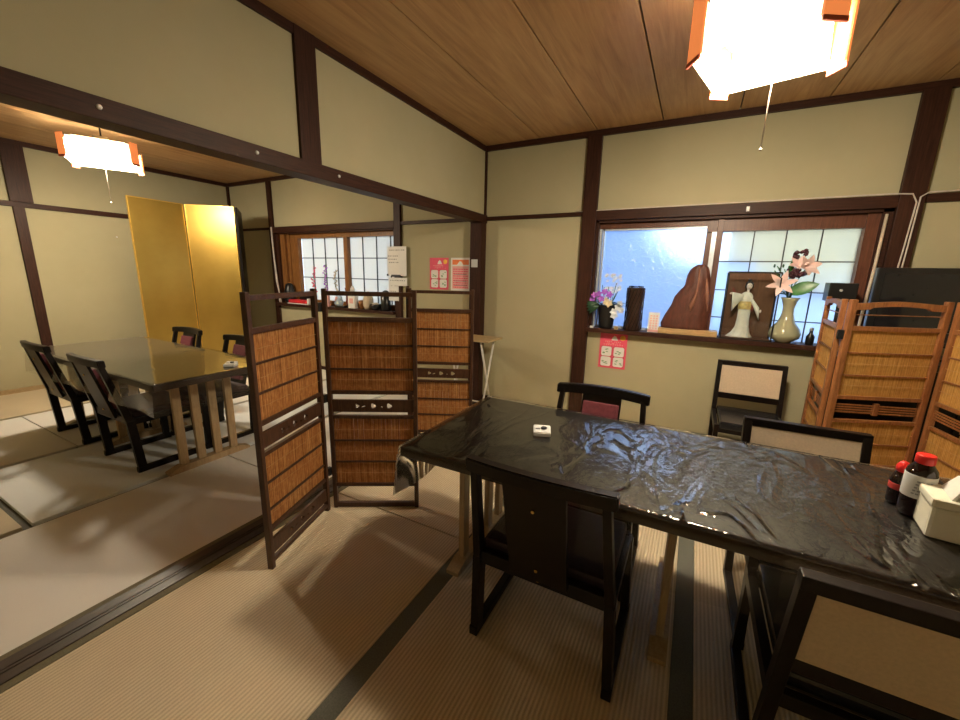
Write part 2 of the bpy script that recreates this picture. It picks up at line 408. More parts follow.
# back wall with two window openings
bm = B()
LW = (-3.19, -1.12, .86, 1.785); RW = (1.085, 2.965, .86, 1.775)
xs = [XL-.15, LW[0], LW[1], RW[0], RW[1], XR+.15]
for a, b in ((xs[0], xs[1]), (xs[2], xs[3]), (xs[4], xs[5])): box(bm, a, b, 0, .15, -.1, H+.05)
for w in (LW, RW):
    box(bm, w[0], w[1], 0, .15, -.1, w[2]-.03); box(bm, w[0], w[1], 0, .15, w[3], H+.05)
struct('wall_back', bm, 'plaster')
bm = B(); box(bm, XL-.15, XL, YF-.15, 0, -.1, H+.05); struct('wall_left', bm, 'plaster')
bm = B(); box(bm, XR, XR+.15, YF-.15, 0, -.1, H+.05); struct('wall_right', bm, 'plaster')
bm = B(); box(bm, XL, XR, YF-.15, YF, -.1, H+.05); struct('wall_front', bm, 'plaster')
bm = B(); box(bm, -.06, 0, YF, 0, 1.85, H+.02); struct('wall_partition', bm, 'plaster')
bm = B(); box(bm, -.085, .03, YF, 0, 1.79, 1.865, .003); struct('trim_3', bm, 'rail_y')        # lintel over the opening
bm = B(); box(bm, -.07, .018, -2.09, -1.965, 1.865, H, .002); box(bm, -.07, .018, -4.1, -3.98, 1.865, H, .002); struct('trim_4', bm, 'post')
bm = B(); box(bm, -.075, .015, YF, 0, H-.045, H, .002); box(bm, XR-.03, XR, YF, 0, H-.045, H); box(bm, XL, XL+.03, YF, 0, H-.045, H)
box(bm, -.10, -.06, YF, 0, H-.04, H)
struct('trim_5', bm, 'rail_y')                                                                # ceiling edge, side walls
bm = B(); box(bm, XL, XR, -.03, 0, H-.045, H, .002); struct('trim_6', bm, 'rail_x')           # ceiling edge, back wall
bm = B()
box(bm, -.105, .022, -.10, .0, 0, 1.86, .004); box(bm, -.02, .018, -.022, 0, 1.86, H)          # corner pillar
struct('trim_7', bm, 'post')
bm = B(); box(bm, .965, 1.085, -.035, .01, 0, H-.04, .003); struct('trim_8', bm, 'post')
bm = B(); box(bm, 2.965, 3.085, -.035, .01, 0, H-.04, .003); struct('trim_9', bm, 'post')
bm = B(); box(bm, -3.27, -3.19, -.03, .01, 0, H-.04, .003); struct('trim_10', bm, 'post')
bm = B(); box(bm, -1.12, -1.03, -.03, .01, 0, H-.04, .003); struct('trim_11', bm, 'post')
bm = B()
box(bm, .02, .965, -.02, .005, 1.815, 1.85, .002); box(bm, 1.085, 2.965, -.03, .01, 1.775, 1.85, .002); box(bm, 3.085, XR, -.02, .005, 1.80, 1.85, .002)
box(bm, XL, -3.27, -.02, .005, 1.83, 1.86, .002); box(bm, -3.19, -1.12, -.03, .01, 1.785, 1.86, .002); box(bm, -1.03, -.1, -.02, .005, 1.815, 1.85, .002)
struct('trim_12', bm, 'rail_x')                                                               # picture rail, back wall
bm = B()
box(bm, XL, XL+.02, YF, 0, 1.855, 1.905, .002)
struct('trim_13', bm, 'rail_y')
bm = B()
box(bm, XL, XL+.035, -2.16, -2.0, 1.905, H-.04, .002); box(bm, XL, XL+.03, -2.15, -2.07, 0, 1.855, .002); box(bm, XL, XL+.03, -.03, 0, 0, H-.04)
struct('trim_14', bm, 'post')
bm = B(); box(bm, XL, -.1, -.012, 0, 0, .045); box(bm, .02, .965, -.012, 0, 0, .045); box(bm, 1.085, 2.965, -.012, 0, 0, .045); box(bm, 3.085, XR, -.012, 0, 0, .045)
struct('baseboard_back', bm, 'rail_x')
bm = B(); box(bm, XL, XL+.012, YF, -2.15, 0, .045); box(bm, XL, XL+.012, -2.07, -.03, 0, .045); struct('baseboard_left', bm, 'tray_wood')

# white pins on lintel and walls
def pin(p, n, label, gr=None):
    bm = B(); p = Vector(p); n = Vector(n)
    tube(bm, [p, p+n*.004, p+n*.008], .006, 10, 0, True, [.009, .008, .004]); tag(obj('push_pin', bm, 'white_plastic'), label, 'pin', gr)
pin((.03, -2.91, 1.83), (1, 0, 0), 'small white pin in the dark lintel, nearest the camera')
pin((.03, -2.348, 1.83), (1, 0, 0), 'small white pin in the dark lintel, left of the short post')
pin((.03, -1.86, 1.83), (1, 0, 0), 'small white pin in the dark lintel, right of the short post')
pin((XL, -1.36, 1.635), (1, 0, 0), 'small white pin in the left plaster wall beside the gold screen')
bm = B(); box(bm, 2.155, 2.175, -.045, -.03, 1.79, 1.825, .003); box(bm, 2.16, 2.17, -.058, -.045, 1.79, 1.80, .002)
tag(obj('wall_hook', bm, 'white_plastic'), 'small white hook on the dark rail above the right window', 'hook')

# ------------------------------------------------------------------ windows
# right window
f = B()
x0, x1, z0, z1 = RW
box(f, x0, x1, -.075, .15, z0-.035, z0, .003)             # sill board
box(f, x0, x1, 0, .15, z1-.02, z1); box(f, x0, x0+.025, 0, .15, z0, z1); box(f, x1-.05, x1, -.0, .15, z0, z1)
w1 = struct('window_1', f, 'rail_x')
f = B(); box(f, 2.85, 2.915, .03, .13, z0, 1.755); box(f, 1.935, 2.85, .05, .13, 1.665, 1.755); box(f, 1.925, 1.965, .075, .12, z0, 1.755, .002); box(f, 1.995, 2.035, .03, .075, z0, 1.755, .002)
obj('window_frame', f, 'brown_sash', w1)
f = B(); box(f, 1.11, 1.125, .06, .13, z0, 1.755); box(f, 1.135, 1.148, .07, .12, z0+.02, 1.71); box(f, 1.13, 1.925, .07, .12, 1.695, 1.71); box(f, 1.13, 1.925, .07, .12, z0, z0+.02); box(f, 1.963, 1.997, .06, .09, z0, 1.665)
obj('aluminium_sash', f, 'alu', w1)
f = B(); box(f, 1.11, 1.93, .055, .13, 1.71, 1.755); obj('window_frame', f, 'brown_sash', w1)
f = B(); box(f, 1.125, 1.93, .092, .098, z0+.01, 1.70); obj('pane', f, 'frost', w1)
f = B(); box(f, 2.035, 2.85, .100, .105, z0, 1.67); obj('pane', f, 'frost2', w1)
f = B()
for x in (2.242, 2.440, 2.645): box(f, x-.004, x+.004, .094, .102, z0, 1.67)
for z in (1.443, 1.225, 1.01): box(f, 2.035, 2.85, .092, .10, z-.004, z+.004)
obj('muntin_grid', f, 'muntin', w1)
# curtain cloth hanging outside the frosted pane
def cloth(name, x0, x1, z0, z1, y, mat, parent, folds=9):
    bm = B(); n = 60; A = []
    for i in range(n+1):
        x = x0+(x1-x0)*i/n; yy = y+.012*math.sin(i/n*folds*2*PI)
        A.append((bm.verts.new((x, yy, z0)), bm.verts.new((x, yy, z1))))
    for a, b in zip(A, A[1:]): bm.faces.new((a[0], b[0], b[1], a[1]))
    return obj(name, bm, mat, parent, True)
cloth('curtain', 2.10, 2.90, 1.45, 1.74, .17, 'curtain', w1)
cloth('curtain', 2.29, 2.88, 1.23, 1.46, .19, 'curtain', w1, 6)
cloth('curtain', 2.06, 2.28, .86, 1.20, .18, 'curtain_blue', w1, 3)
# left window (paper sashes)
x0, x1, z0, z1 = LW
f = B()
box(f, x0, x1, -.075, .15, z0-.035, z0, .003); box(f, x0, x1, 0, .15, z1-.015, z1); box(f, x0, x0+.05, 0, .15, z0, z1); box(f, x1-.03, x1, 0, .15, z0, z1)
w2 = struct('window_2', f, 'rail_x')
f = B(); box(f, x0+.05, x0+.14, .03, .13, z0, z1-.015); box(f, x0+.145, x0+.20, .06, .13, z0, z1-.015); box(f, x0+.20, -2.84, .07, .13, z0, z1-.015, .003)
box(f, -2.84, x1-.03, .07, .14, 1.715, z1-.015); box(f, -2.84, x1-.03, .09, .14, z0, z0+.06); box(f, -2.015, -1.95, .08, .135, z0, 1.74, .003)
obj('window_frame', f, 'amber_wood', w2)
f = B(); box(f, -2.84, -2.015, .132, .135, z0+.06, 1.72); obj('paper_pane', f, 'shoji', w2)
f = B(); box(f, -1.95, x1-.03, .132, .135, z0+.06, 1.72); obj('paper_pane', f, 'shoji', w2)
f = B()
for x in (-2.622, -2.392, -2.175, -1.736, -1.516, -1.30): box(f, x-.006, x+.006, .122, .131, z0+.06, 1.72)
for z in (1.466, 1.215): box(f, -2.84, -2.015, .122, .131, z-.005, z+.005); box(f, -1.95, x1-.03, .122, .131, z-.005, z+.005)
obj('muntin_grid', f, 'muntin', w2)
# what stands outside the right window
bm = B(); poly(bm, [(-.5, -1), (4.2, -1), (4.2, 1.5), (1.75, 1.5), (1.45, 1.75), (1.2, 2.6), (-.5, 2.7)], (1.3, 1.4)); struct('wall_outside', bm, 'exterior')

# cables
bm = B()
tube(bm, [(.9, -.026, 1.852), (1.3, -.036, 1.853), (2.1, -.036, 1.856), (2.94, -.038, 1.857), (3.02, -.042, 1.85), (3.045, -.042, 1.80), (3.035, -.042, 1.5), (3.02, -.042, 1.2), (2.99, -.05, .9)], .0045, 6)
tube(bm, [(XR-.02, -.026, 1.86), (3.2, -.03, 1.858), (3.09, -.042, 1.855), (3.058, -.042, 1.83), (3.052, -.042, 1.5), (3.035, -.042, .9)], .0045, 6)
tag(obj('electric_cable', bm, 'white_wire'), 'thin white cable along the rail and down the post right of window', 'cable')
bm = B(); tube(bm, [(2.93, -.012, 1.74), (2.925, -.02, 1.4), (2.91, -.03, 1.05), (2.90, -.06, .9)], .009, 6)
tag(obj('electric_cable', bm, 'cord'), 'thick beige cable hanging down the right window jamb', 'cable')
bm = B(); tube(bm, [(-3.22, -.036, 1.86), (-3.21, -.036, 1.5), (-3.19, -.04, 1.15), (-3.14, -.045, .98), (-3.13, -.06, .90), (-3.12, -.06, .867)], .006, 6)
tube(bm, [(-3.205, -.036, 1.86), (-3.20, -.036, 1.5), (-3.17, -.04, 1.18), (-3.14, -.045, 1.0), (-3.10, -.06, .90), (-3.09, -.06, .867)], .006, 6)
tag(obj('electric_cable', bm, 'white_wire'), 'pale twin cable running down the post left of paper window', 'cable')

# ------------------------------------------------------------------ lamps
def paper_lamp(loc, rz, label, power, s=.215, h=.22):
    t = thing('ceiling_lamp', label, 'lamp', loc, rz)
    c = s*.21 if s < .22 else s*.14          # half side, height, cut corner
    M.setdefault('lamp_paper', emit('lit_lamp_paper', (1, .92, .70), 1.7))
    M.setdefault('tube', emit('lamp_tube', (1, .96, .86), 22.0))
    for k in range(4):                 # four paper faces leaning outward a little at the top
        R = Matrix.Rotation(k*PI/2, 4, 'Z')
        bm = B(); vs = [Vector(p) for p in ((-s+c, -s, 0), (s-c, -s, 0), (s-c-.01, -s+.012, h), (-s+c+.01, -s+.012, h))]
        q = [bm.verts.new(R @ v) for v in vs]+[bm.verts.new(R @ (v+Vector((0, .004, 0)))) for v in vs]
        bm.faces.new(q[:4]); bm.faces.new(q[4:][::-1])
        for i in range(4): bm.faces.new((q[i], q[4+i], q[4+(i+1) % 4], q[(i+1) % 4]))
        obj('paper_panel', bm, 'lamp_paper', t)
        bm = B()                        # orange corner board
        a, b = R @ Vector((s-c, -s-.002, 0)), R @ Vector((s+.002, -s+c, 0))
        d = (b-a); n = Vector((d.y, -d.x, 0)).normalized()
        for off, zz0, zz1, mi in ((0, -.005, h+.01, 0), (.003, -.02, -.005, 1)):
            aa, bb = a-d*.12+n*off, b+d*.12+n*off
            v = [aa, bb, bb+n*.008, aa+n*.008]
            lo = [bm.verts.new(Vector((p.x, p.y, zz0))) for p in v]; hi = [bm.verts.new(Vector((p.x, p.y, zz1))) for p in v]
            fs = [bm.faces.new(lo[::-1]), bm.faces.new(hi)]+[bm.faces.new((lo[i], lo[(i+1) % 4], hi[(i+1) % 4], hi[i])) for i in range(4)]
            for f in fs: f.material_index = mi
        obj('corner_board', bm, ['lampwood', 'lamp_rim'], t)
    bm = B()                            # circular tube
    tube(bm, [(.13*math.cos(a), .13*math.sin(a), .10) for a in [i*2*PI/36 for i in range(36)]+[0]], .014, 8, cap=False); obj('ring_tube', bm, 'tube', t)
    bm = B(); box(bm, -.16, .16, -.16, .16, .15, .158); box(bm, -.05, .05, -.05, .05, .158, .205, .01); obj('reflector', bm, 'white_metal', t)
    bm = B(); tube(bm, [(0, 0, .2), (0, 0, H-loc[2]-.03)], .006, 8); lathe(bm, [(.045, H-loc[2]-.03), (.05, H-loc[2]-.01), (.045, H-loc[2])], n=20); obj('hanging_rod', bm, 'black_plastic', t)
    bm = B(); tube(bm, [(.03, 0, .15), (.03, 0, .0), (.025, .0, -.30)], .0022, 6); ball(bm, (.025, 0, -.305), .006); obj('pull_cord', bm, 'white_wire', t)
    L = bpy.data.lights.new('lamp_glow', 'POINT'); L.energy = power; L.color = (1, .87, .66); L.shadow_soft_size = .10
    lo = bpy.data.objects.new('lamp_glow', L); C.objects.link(lo); lo.parent = t; lo.location = (0, 0, -.03)
    return t
paper_lamp((2.03, -1.64, 2.10), math.radians(-14), 'square paper ceiling lamp with orange corners above the black table', 70)
paper_lamp((-2.56, -1.95, 2.13), math.radians(-27), 'glowing paper ceiling lamp over the left room table', 66, .225, .14)

# ------------------------------------------------------------------ tables
def table(name, label, x0, x1, y0, y1, ztop, trestles, ty, topmat):
    t = thing(name, label, 'table', (0, 0, 0))
    bm = B(); box(bm, x0, x1, y0, y1, ztop-.038, ztop, .004)
    for f in bm.faces:
        f.material_index = 0 if f.normal.z > .7 else 1
    obj('table_top', bm, [topmat, 'table_edge'], t)
    for x in trestles:
        bm = B()
        a, b = ty
        for k in range(1): 
            pr = [(a, 0), (a, .018), (a+.07, .042), (b-.07, .042), (b, .018), (b, 0)]
            A = [bm.verts.new((x-.03, p, q)) for p, q in pr]; D = [bm.verts.new((x+.03, p, q)) for p, q in pr]
            bm.faces.new(A); bm.faces.new(D[::-1])
            for i in range(6): bm.faces.new((A[i], D[i], D[(i+1) % 6], A[(i+1) % 6]))
        tr = obj('trestle_foot', bm, 'trestle', t)
        n = 4
        for i in range(n):
            yy = a+.10+(b-a-.20)*i/(n-1)
            bm = B(); box(bm, x-.013, x+.013, yy-.024, yy+.024, .04, ztop-.07, .002); obj('slat', bm, 'trestle', tr)
        bm = B(); box(bm, x-.03, x+.03, a+.02, b-.02, ztop-.072, ztop-.038, .002); obj('bearer', bm, 'trestle', tr)
    return t
TR = (.985, 3.05, -2.525, -1.785, .66)
TL = (-2.62, -.665, -2.61, -1.86, .66)
table('dining_table', 'long black dining table in the right room under clear vinyl', *TR, (1.10, 1.93, 2.85), (-2.33, -1.76), 'table_top')
table('dining_table', 'long brown dining table in the left room on slatted trestles', *TL, (-.93, -1.79, -2.54), (-2.50, -1.98), 'table_top_brown')
def vinyl_cover(x0, x1, y0, y1, z, drop, label, seed):
    rnd = random.Random(seed); bm = B()
    def axis(a, b, n):
        inner = [a+(b-a)*i/n for i in range(n+1)]
        return [(a, drop*(6-i)/6) for i in range(6)]+[(v, 0) for v in inner]+[(b, drop*(i+1)/6) for i in range(6)]
    U, V = axis(x0, x1, 60), axis(y0, y1, 26)
    ph = rnd.random()*6; grid = []
    for i, (x, dx) in enumerate(U):
        row = []
        for j, (y, dy) in enumerate(V):
            d = max(dx, dy); m = min(dx, dy)
            ox = (-1 if i < 30 else 1)*((.004 if dx > 0 else .0)+.015*m+(dx*.02 if dx > 0 else 0)+(.010*math.sin(y*17+ph)*dx/drop if dx > 0 else 0))
            oy = (-1 if j < 16 else 1)*((.004 if dy > 0 else .0)+.015*m+(dy*.02 if dy > 0 else 0)+(.010*math.sin(x*13+ph)*dy/drop if dy > 0 else 0))
            zz = z+.0025-d if d > 0 else z+.0025
            row.append(bm.verts.new((x+(ox if dx > 0 else 0), y+(oy if dy > 0 else 0), zz)))
        grid.append(row)
    for i in range(len(U)-1):
        for j in range(len(V)-1):
            f = bm.faces.new((grid[i][j], grid[i+1][j], grid[i+1][j+1], grid[i][j+1])); f.smooth = True
            top = U[i][1]+U[i+1][1]+V[j][1]+V[j+1][1] == 0
            f.material_index = 0 if top else 1
    o = obj('vinyl_cover', bm, ['vinyl', 'vinyl_flat']); return tag(o, label, 'tablecloth')
vinyl_cover(TR[0]-.003, TR[1]+.003, TR[2]-.003, TR[3]+.003, .66, .20, 'clear wrinkled vinyl sheet draped over the long black table', 3)
vl = vinyl_cover(TL[0]-.003, TL[1]+.003, TL[2]-.003, TL[3]+.003, .66, .18, 'clear vinyl sheet draped over the left room table', 5)
vl.data.materials[0] = vinyl('clear_vinyl_soft', .30, .05)

# ------------------------------------------------------------------ chairs
def chair_a():
    t = thing('dining_chair', '', 'chair')
    for s in (-1, 1):
        bm = B()                                   # rear leg carrying on as back post
        bar(bm, (s*.238, .110, 0), (s*.222, .088, .35), .030, .046, (0, 1, 0), bev=.003)
        bar(bm, (s*.222, .088, .34), (s*.198, .0, .72), .028, .040, (0, 1, 0), bev=.003, w2=.024, d2=.030)
        obj('leg', bm, 'black_lacquer', t)
        bm = B(); bar(bm, (s*.238, .455, .02), (s*.226, .445, .34), .030, .040, (0, 1, 0), bev=.003); obj('leg', bm, 'black_lacquer', t)
        bm = B(); box(bm, s*.238-.016, s*.238+.016, .08, .482, 0, .036, .004); obj('skid', bm, 'black_lacquer', t)
    bm = B(); box(bm, -.228, .228, .072, .102, .325, .372, .003); box(bm, -.228, .228, .43, .46, .315, .365, .003)
    box(bm, -.236, -.206, .09, .45, .32, .362, .003); box(bm, .206, .236, .09, .45, .32, .362, .003)
    obj('seat_frame', bm, 'black_lacquer', t)
    bm = B(); box(bm, -.215, .215, .11, .455, .35, .40, .014); obj('seat', bm, 'purple', t)
    bm = B(); n = 14                               # bowed top rail
    ring = []
    for i in range(n+1):
        u = -1+2*i/n; x = u*.226; y = -.028*(1-u*u)-.004+.01; z = .732+.008*(1-u*u)
        ring.append([bm.verts.new((x, y-.019, z-.026)), bm.verts.new((x, y+.017, z-.026)), bm.verts.new((x, y+.012, z+.020)), bm.verts.new((x, y-.024, z+.020))])
    for a, b in zip(ring, ring[1:]):
        for k in range(4): bm.faces.new((a[k], a[(k+1) % 4], b[(k+1) % 4], b[k]))
    bm.faces.new(ring[0]); bm.faces.new(ring[-1][::-1])
    bmesh.ops.bevel(bm, geom=[e for e in bm.edges], offset=.004, segments=2, affect='EDGES')
    obj('top_rail', bm, 'black_lacquer', t)
    bm = B(); bar(bm, (0, .068, .35), (0, -.022, .72), .19, .016, (0, 1, 0)); bp = obj('backrest', bm, 'splat', t)
    bm = B(); bar(bm, (0, .082, .41), (0, .0, .68), .175, .026, (0, 1, 0), bev=.006); obj('back_pad', bm, 'maroon', bp)
    for p in ((.0, -.016, .64), (.0, .045, .40)):
        bm = B(); q = Vector(p); tube(bm, [q, q+Vector((0, -.005, -.001))], .0065, 12, radii=[.0065, .005]); obj('screw', bm, 'brass', bp)
    bm = B(); q = Vector((0, .072, .348)); tube(bm, [q, q+Vector((0, -.006, 0))], .007, 12, radii=[.010, .007]); obj('screw', bm, 'brass', t)
    return t
GA = 'dark chairs with narrow padded back panel'
ca = chair_a(); ca['group'] = GA
ca['label'] = 'dark chair with its back to the camera, at the near side of the black table'
ca.location = (1.562, -2.625, 0)
dup(ca, (1.545, -1.635, 0), PI, 'dark chair with maroon back pad at the far side of the black table')
dup(ca, (-1.37, -2.655, 0), 0, 'dark chair at near side of the left room table, closest to the trestle end')
dup(ca, (-2.21, -2.655, 0), 0, 'leftmost dark chair at the near side of the left room table')
dup(ca, (-2.20, -1.68, 0), PI, 'dark chair with plum pad behind left room table, before gold screen')
dup(ca, (-1.38, -1.68, 0), PI, 'dark chair behind the left room table, partly hidden by the reed screen')
def chair_b():
    t = thing('low_back_chair', '', 'chair')
    for s in (-1, 1):
        bm = B(); bar(bm, (s*.200, .13, 0), (s*.200, .0, .70), .030, .034, (0, 1, 0), bev=.002); obj('leg', bm, 'black_lacquer', t)
        bm = B(); bar(bm, (s*.200, .52, .02), (s*.200, .49, .36), .028, .034, (0, 1, 0), bev=.002); obj('leg', bm, 'black_lacquer', t)
        bm = B(); box(bm, s*.2-.015, s*.2+.015, .10, .54, 0, .03, .003); obj('skid', bm, 'black_lacquer', t)
    bm = B(); bar(bm, (-.215, .0, .695), (.215, .0, .695), .034, .034, (0, 0, 1), bev=.003); obj('top_rail', bm, 'black_lacquer', t)
    bm = B(); bar(bm, (-.2, .047, .455), (.2, .047, .455), .022, .042, (0, 0, 1), bev=.002); obj('back_rail', bm, 'black_lacquer', t)
    bm = B(); bar(bm, (0, .043, .474), (0, .004, .682), .374, .022, (0, 1, 0), bev=.005); obj('back_pad', bm, 'beige_pad', t)
    bm = B(); box(bm, -.19, .19, .055, .08, .31, .35, .002); box(bm, -.19, .19, .48, .505, .31, .35, .002); box(bm, -.214, -.189, .055, .505, .31, .35, .002); box(bm, .189, .214, .055, .505, .31, .35, .002); obj('seat_frame', bm, 'black_lacquer', t)
    bm = B(); box(bm, -.185, .185, .09, .51, .335, .385, .012); obj('seat', bm, 'black_seat', t)
    return t
GB = 'dark framed chairs with beige back pads'
cb = chair_b(); cb['group'] = GB; cb['label'] = 'dark chair with beige pad at near right corner, cut by the frame edge'
cb.location = (2.375, -2.665, 0)
dup(cb, (2.372, -1.58, 0), PI+.03, 'dark chair with beige back pad across the black table, before the golden screen')
dup(cb, (2.33, -.17, 0), PI, 'dark chair with beige pad standing against the back wall under window')

# ------------------------------------------------------------------ folding screens
def heart_holes(cx, cz, w):
    out = []
    def lump(x, z, r, n=9, k=3, a0=0):
        return [(x+r*(1+.16*math.cos(k*(2*PI*i/(n*2))+a0))*math.cos(2*PI*i/(n*2)), z+r*(1+.16*math.cos(k*(2*PI*i/(n*2))+a0))*math.sin(2*PI*i/(n*2))) for i in range(n*2)]
    for dx, r in ((-.085, .011), (0, .014), (.085, .014)): out.append(lump(cx+dx, cz, r))
    out.append([(cx-.052+.012*math.cos(a), cz-.004+.004*math.sin(a)+.004*math.cos(a)) for a in [i*PI/5 for i in range(10)]])
    out.append([(cx+.045+.006*math.cos(a), cz-.006+.005*math.sin(a)) for a in [i*PI/4 for i in range(8)]])
    return out
def reeds(bm, x0, x1, z0, z1, y=0, seed=1, step=.0042, gap=.12):
    r = random.Random(seed); x = x0
    while x < x1:
        w = step*(.8+.5*r.random()); yy = y+(r.random()-.5)*.0015
        bar(bm, (x+w/2, yy, z0), (x+w/2+(r.random()-.5)*.002, yy, z1), w*1.0, .003, (0, 1, 0))
        x += w*(.96+gap*r.random()*.5)
def screen_panel(parent, p0, p1, style, bottom_board, seed):
    a, b = Vector((*p0, 0)), Vector((*p1, 0)); w = (b-a).length; ang = math.atan2(b.y-a.y, b.x-a.x)
    fr = 'screen_dark' if style == 0 else 'screen_brown'; rd = 'reed' if style == 0 else 'reed_gold'
    pw = .022 if style == 0 else .030
    bm = B()
    for x in (pw/2+.003, w-pw/2-.003): box(bm, x-pw/2, x+pw/2, -.013, .013, 0, 1.215, .003)
    def rail(z, h, d=.020): box(bm, pw, w-pw, -d/2, d/2, z-h/2, z+h/2, .0015)
    rail(1.062, .024); rail(.675, .020); rail(.538, .018)
    for z in (.928, .802, .402, .277): rail(z, .009, .014)
    if style == 0:
        rail(1.192, .022)
        if bottom_board: rail(.19, .018); rail(.035, .018)
        else: rail(.140, .018); rail(.018, .026)
    else:
        n = 26                                     # wavy top rail
        pts = [(pw+(w-2*pw)*i/n, 1.203+.006*math.cos(PI*((i/n)*2-1)*1.0)) for i in range(n+1)]
        lo = [(x, z-.026-.010*(math.sin(PI*i/n)**2 < .25)) for i, (x, z) in enumerate(pts)]
        poly(bm, pts+lo[::-1], (-.011, .011))
        rail(1.135, .005, .006); rail(.14, .022); rail(.02, .03)
    f = obj('panel', bm, fr, parent); f.location = a; f.rotation_euler = (0, 0, ang)
    bot = .20 if bottom_board else .149
    for k, (z0, z1) in enumerate(((.685, 1.05), (bot, .53))):
        bm = B(); reeds(bm, pw+.002, w-pw-.002, z0, z1, .003, seed*10+k); obj('reed_blind', bm, rd, f)
        bm = B(); nseg = 3; h = (z1-z0)/nseg
        for q in range(nseg):
            zc = z0+h*(q+.5); tube(bm, [(pw+(w-2*pw)*i/16, .0055-.011, zc+.0015*math.sin(i*2.1+q)) for i in range(17)], .0009, 4)
        obj('binding_thread', bm, 'thread', f)
    if style == 0:
        def board(z0, z1):
            bmb = holed([(pw, z0), (w-pw, z0), (w-pw, z1), (pw, z1)], heart_holes(w/2, (z0+z1)/2, w), .014); obj('openwork_board', bmb, fr, f)
        board(.566, .634)
        if bottom_board: board(.066, .135)
    else:
        bm = B()
        for z in (.588, .602, .616, .63): bar(bm, (pw, -.002, z+.004), (w-pw, .002, z-.006), .005, .008)
        box(bm, w*.5-.012, w*.5+.012, -.009, .009, .575, .645, .002); obj('slat_bundle', bm, fr, f)
    return f
s1 = thing('folding_screen', 'dark framed reed folding screen standing between the two rooms', 'screen')
screen_panel(s1, (.383, -2.702), (.235, -2.245), 0, True, 1)
screen_panel(s1, (.243, -2.215), (.655, -1.972), 0, False, 2)
bm = B()
for z in (.2, .62, 1.1): box(bm, .226, .25, -2.243, -2.217, z, z+.045, .003)
obj('hinge', bm, 'black_plastic', s1)
s3 = thing('folding_screen', 'second dark reed folding screen standing farther back, before the tray table', 'screen')
screen_panel(s3, (.125, -1.375), (.545, -1.165), 0, False, 3)
screen_panel(s3, (.112, -1.36), (-.17, -1.00), 0, False, 7)
s3.scale = (1, 1, .985)
bm = B()
for z in (.2, .62, 1.1): box(bm, .108, .13, -1.378, -1.352, z, z+.045, .003)
obj('hinge', bm, 'black_plastic', s3)
s2 = thing('folding_screen', 'golden reed folding screen with brown frame in the right corner', 'screen')
screen_panel(s2, (2.655, -.31), (2.622, -.775), 1, False, 4)
screen_panel(s2, (2.635, -.80), (3.095, -.61), 1, False, 5)
screen_panel(s2, (3.115, -.62), (3.19, -1.10), 1, False, 6)
bm = B()
for z in (.25, 1.0): box(bm, 2.612, 2.638, -.805, -.779, z, z+.05, .003); box(bm, 3.088, 3.116, -.625, -.60, z, z+.05, .003)
obj('hinge', bm, 'black_plastic', s2)
# gold leaf screen
gs = thing('gold_folding_screen', 'tall plain gold leaf folding screen in the left room corner', 'screen')
def gold(p0, p1, first):
    a, b = Vector((*p0, 0)), Vector((*p1, 0)); w = (b-a).length; ang = math.atan2(b.y-a.y, b.x-a.x)
    bm = B(); box(bm, .008, w-.008, -.010, .008, .008, 2.017)
    for f in bm.faces: f.material_index = 1 if f.normal.y > .5 else 0
    g = obj('panel', bm, ['gold', 'black_lacquer'], gs); g.location = a; g.rotation_euler = (0, 0, ang)
    bm = B(); box(bm, 0, .010, -.013, .011, 0, 2.025, .002); box(bm, w-.010, w, -.013, .011, 0, 2.025, .002); box(bm, .01, w-.01, -.013, .011, 2.015, 2.025); box(bm, .01, w-.01, -.013, .011, 0, .01)
    obj('edge_moulding', bm, 'gold_edge', g)
gold((-3.43, -1.50), (-3.47, -.955), True); gold((-3.468, -.935), (-3.07, -.60), False)
# third leaf folded back: its dark lacquered back faces the room
a, b = Vector((-3.055, -.585, 0)), Vector((-3.475, -.275, 0))
bm = B(); bar(bm, a+Vector((0, 0, 1.01)), b+Vector((0, 0, 1.01)), .024, 2.02, (0, 0, 1), bev=.002); obj('panel', bm, 'black_lacquer', gs)

# ------------------------------------------------------------------ tray table behind the reed screen
tt = thing('folding_tray_table', 'small folding tray table with white crossed legs by the corner pillar', 'table', (.15, -.30, 0))
bm = B(); box(bm, -.33, .16, -.17, .14, .695, .712, .004); obj('table_top', bm, 'tray_wood', tt)
for x in (-.28, .07):
    bm = B(); tube(bm, [(x, -.14, .695), (x, .10, .012)], .010, 8); tube(bm, [(x+.02, .10, .695), (x+.02, -.14, .012)], .010, 8)
    obj('crossed_legs', bm, 'white_metal', tt)
bm = B(); tube(bm, [(-.28, .10, .03), (.07, .10, .03)], .008, 8); tube(bm, [(-.26, -.14, .03), (.09, -.14, .03)], .008, 8); obj('foot_bar', bm, 'white_metal', tt)

# ------------------------------------------------------------------ TV corner
cbn = thing('television_cabinet', 'low black cabinet beneath the television behind the golden screen', 'cabinet', (3.20, -.27, 0))
bm = B(); box(bm, -.50, .55, -.22, .20, 0, .86, .006); obj('body', bm, 'black_plastic', cbn)
bm = B(); box(bm, -.48, .06, -.235, -.22, .05, .82, .004); dr = obj('door', bm, 'black_lacquer', cbn)
bm = B(); box(bm, .02, .035, -.248, -.235, .38, .48, .002); obj('handle', bm, 'brass', dr)
bm = B(); box(bm, .07, .53, -.235, -.22, .05, .82, .004); dr = obj('door', bm, 'black_lacquer', cbn)
bm = B(); box(bm, .095, .11, -.248, -.235, .38, .48, .002); obj('handle', bm, 'brass', dr)
tv = thing('television', 'large black flat television behind the golden reed screen', 'television', (3.29, -.28, .862))
bm = B(); box(bm, -.42, .48, -.0, .05, .07, .535, .008); box(bm, -.25, .30, .05, .09, .15, .45, .01); obj('casing', bm, 'black_plastic', tv)
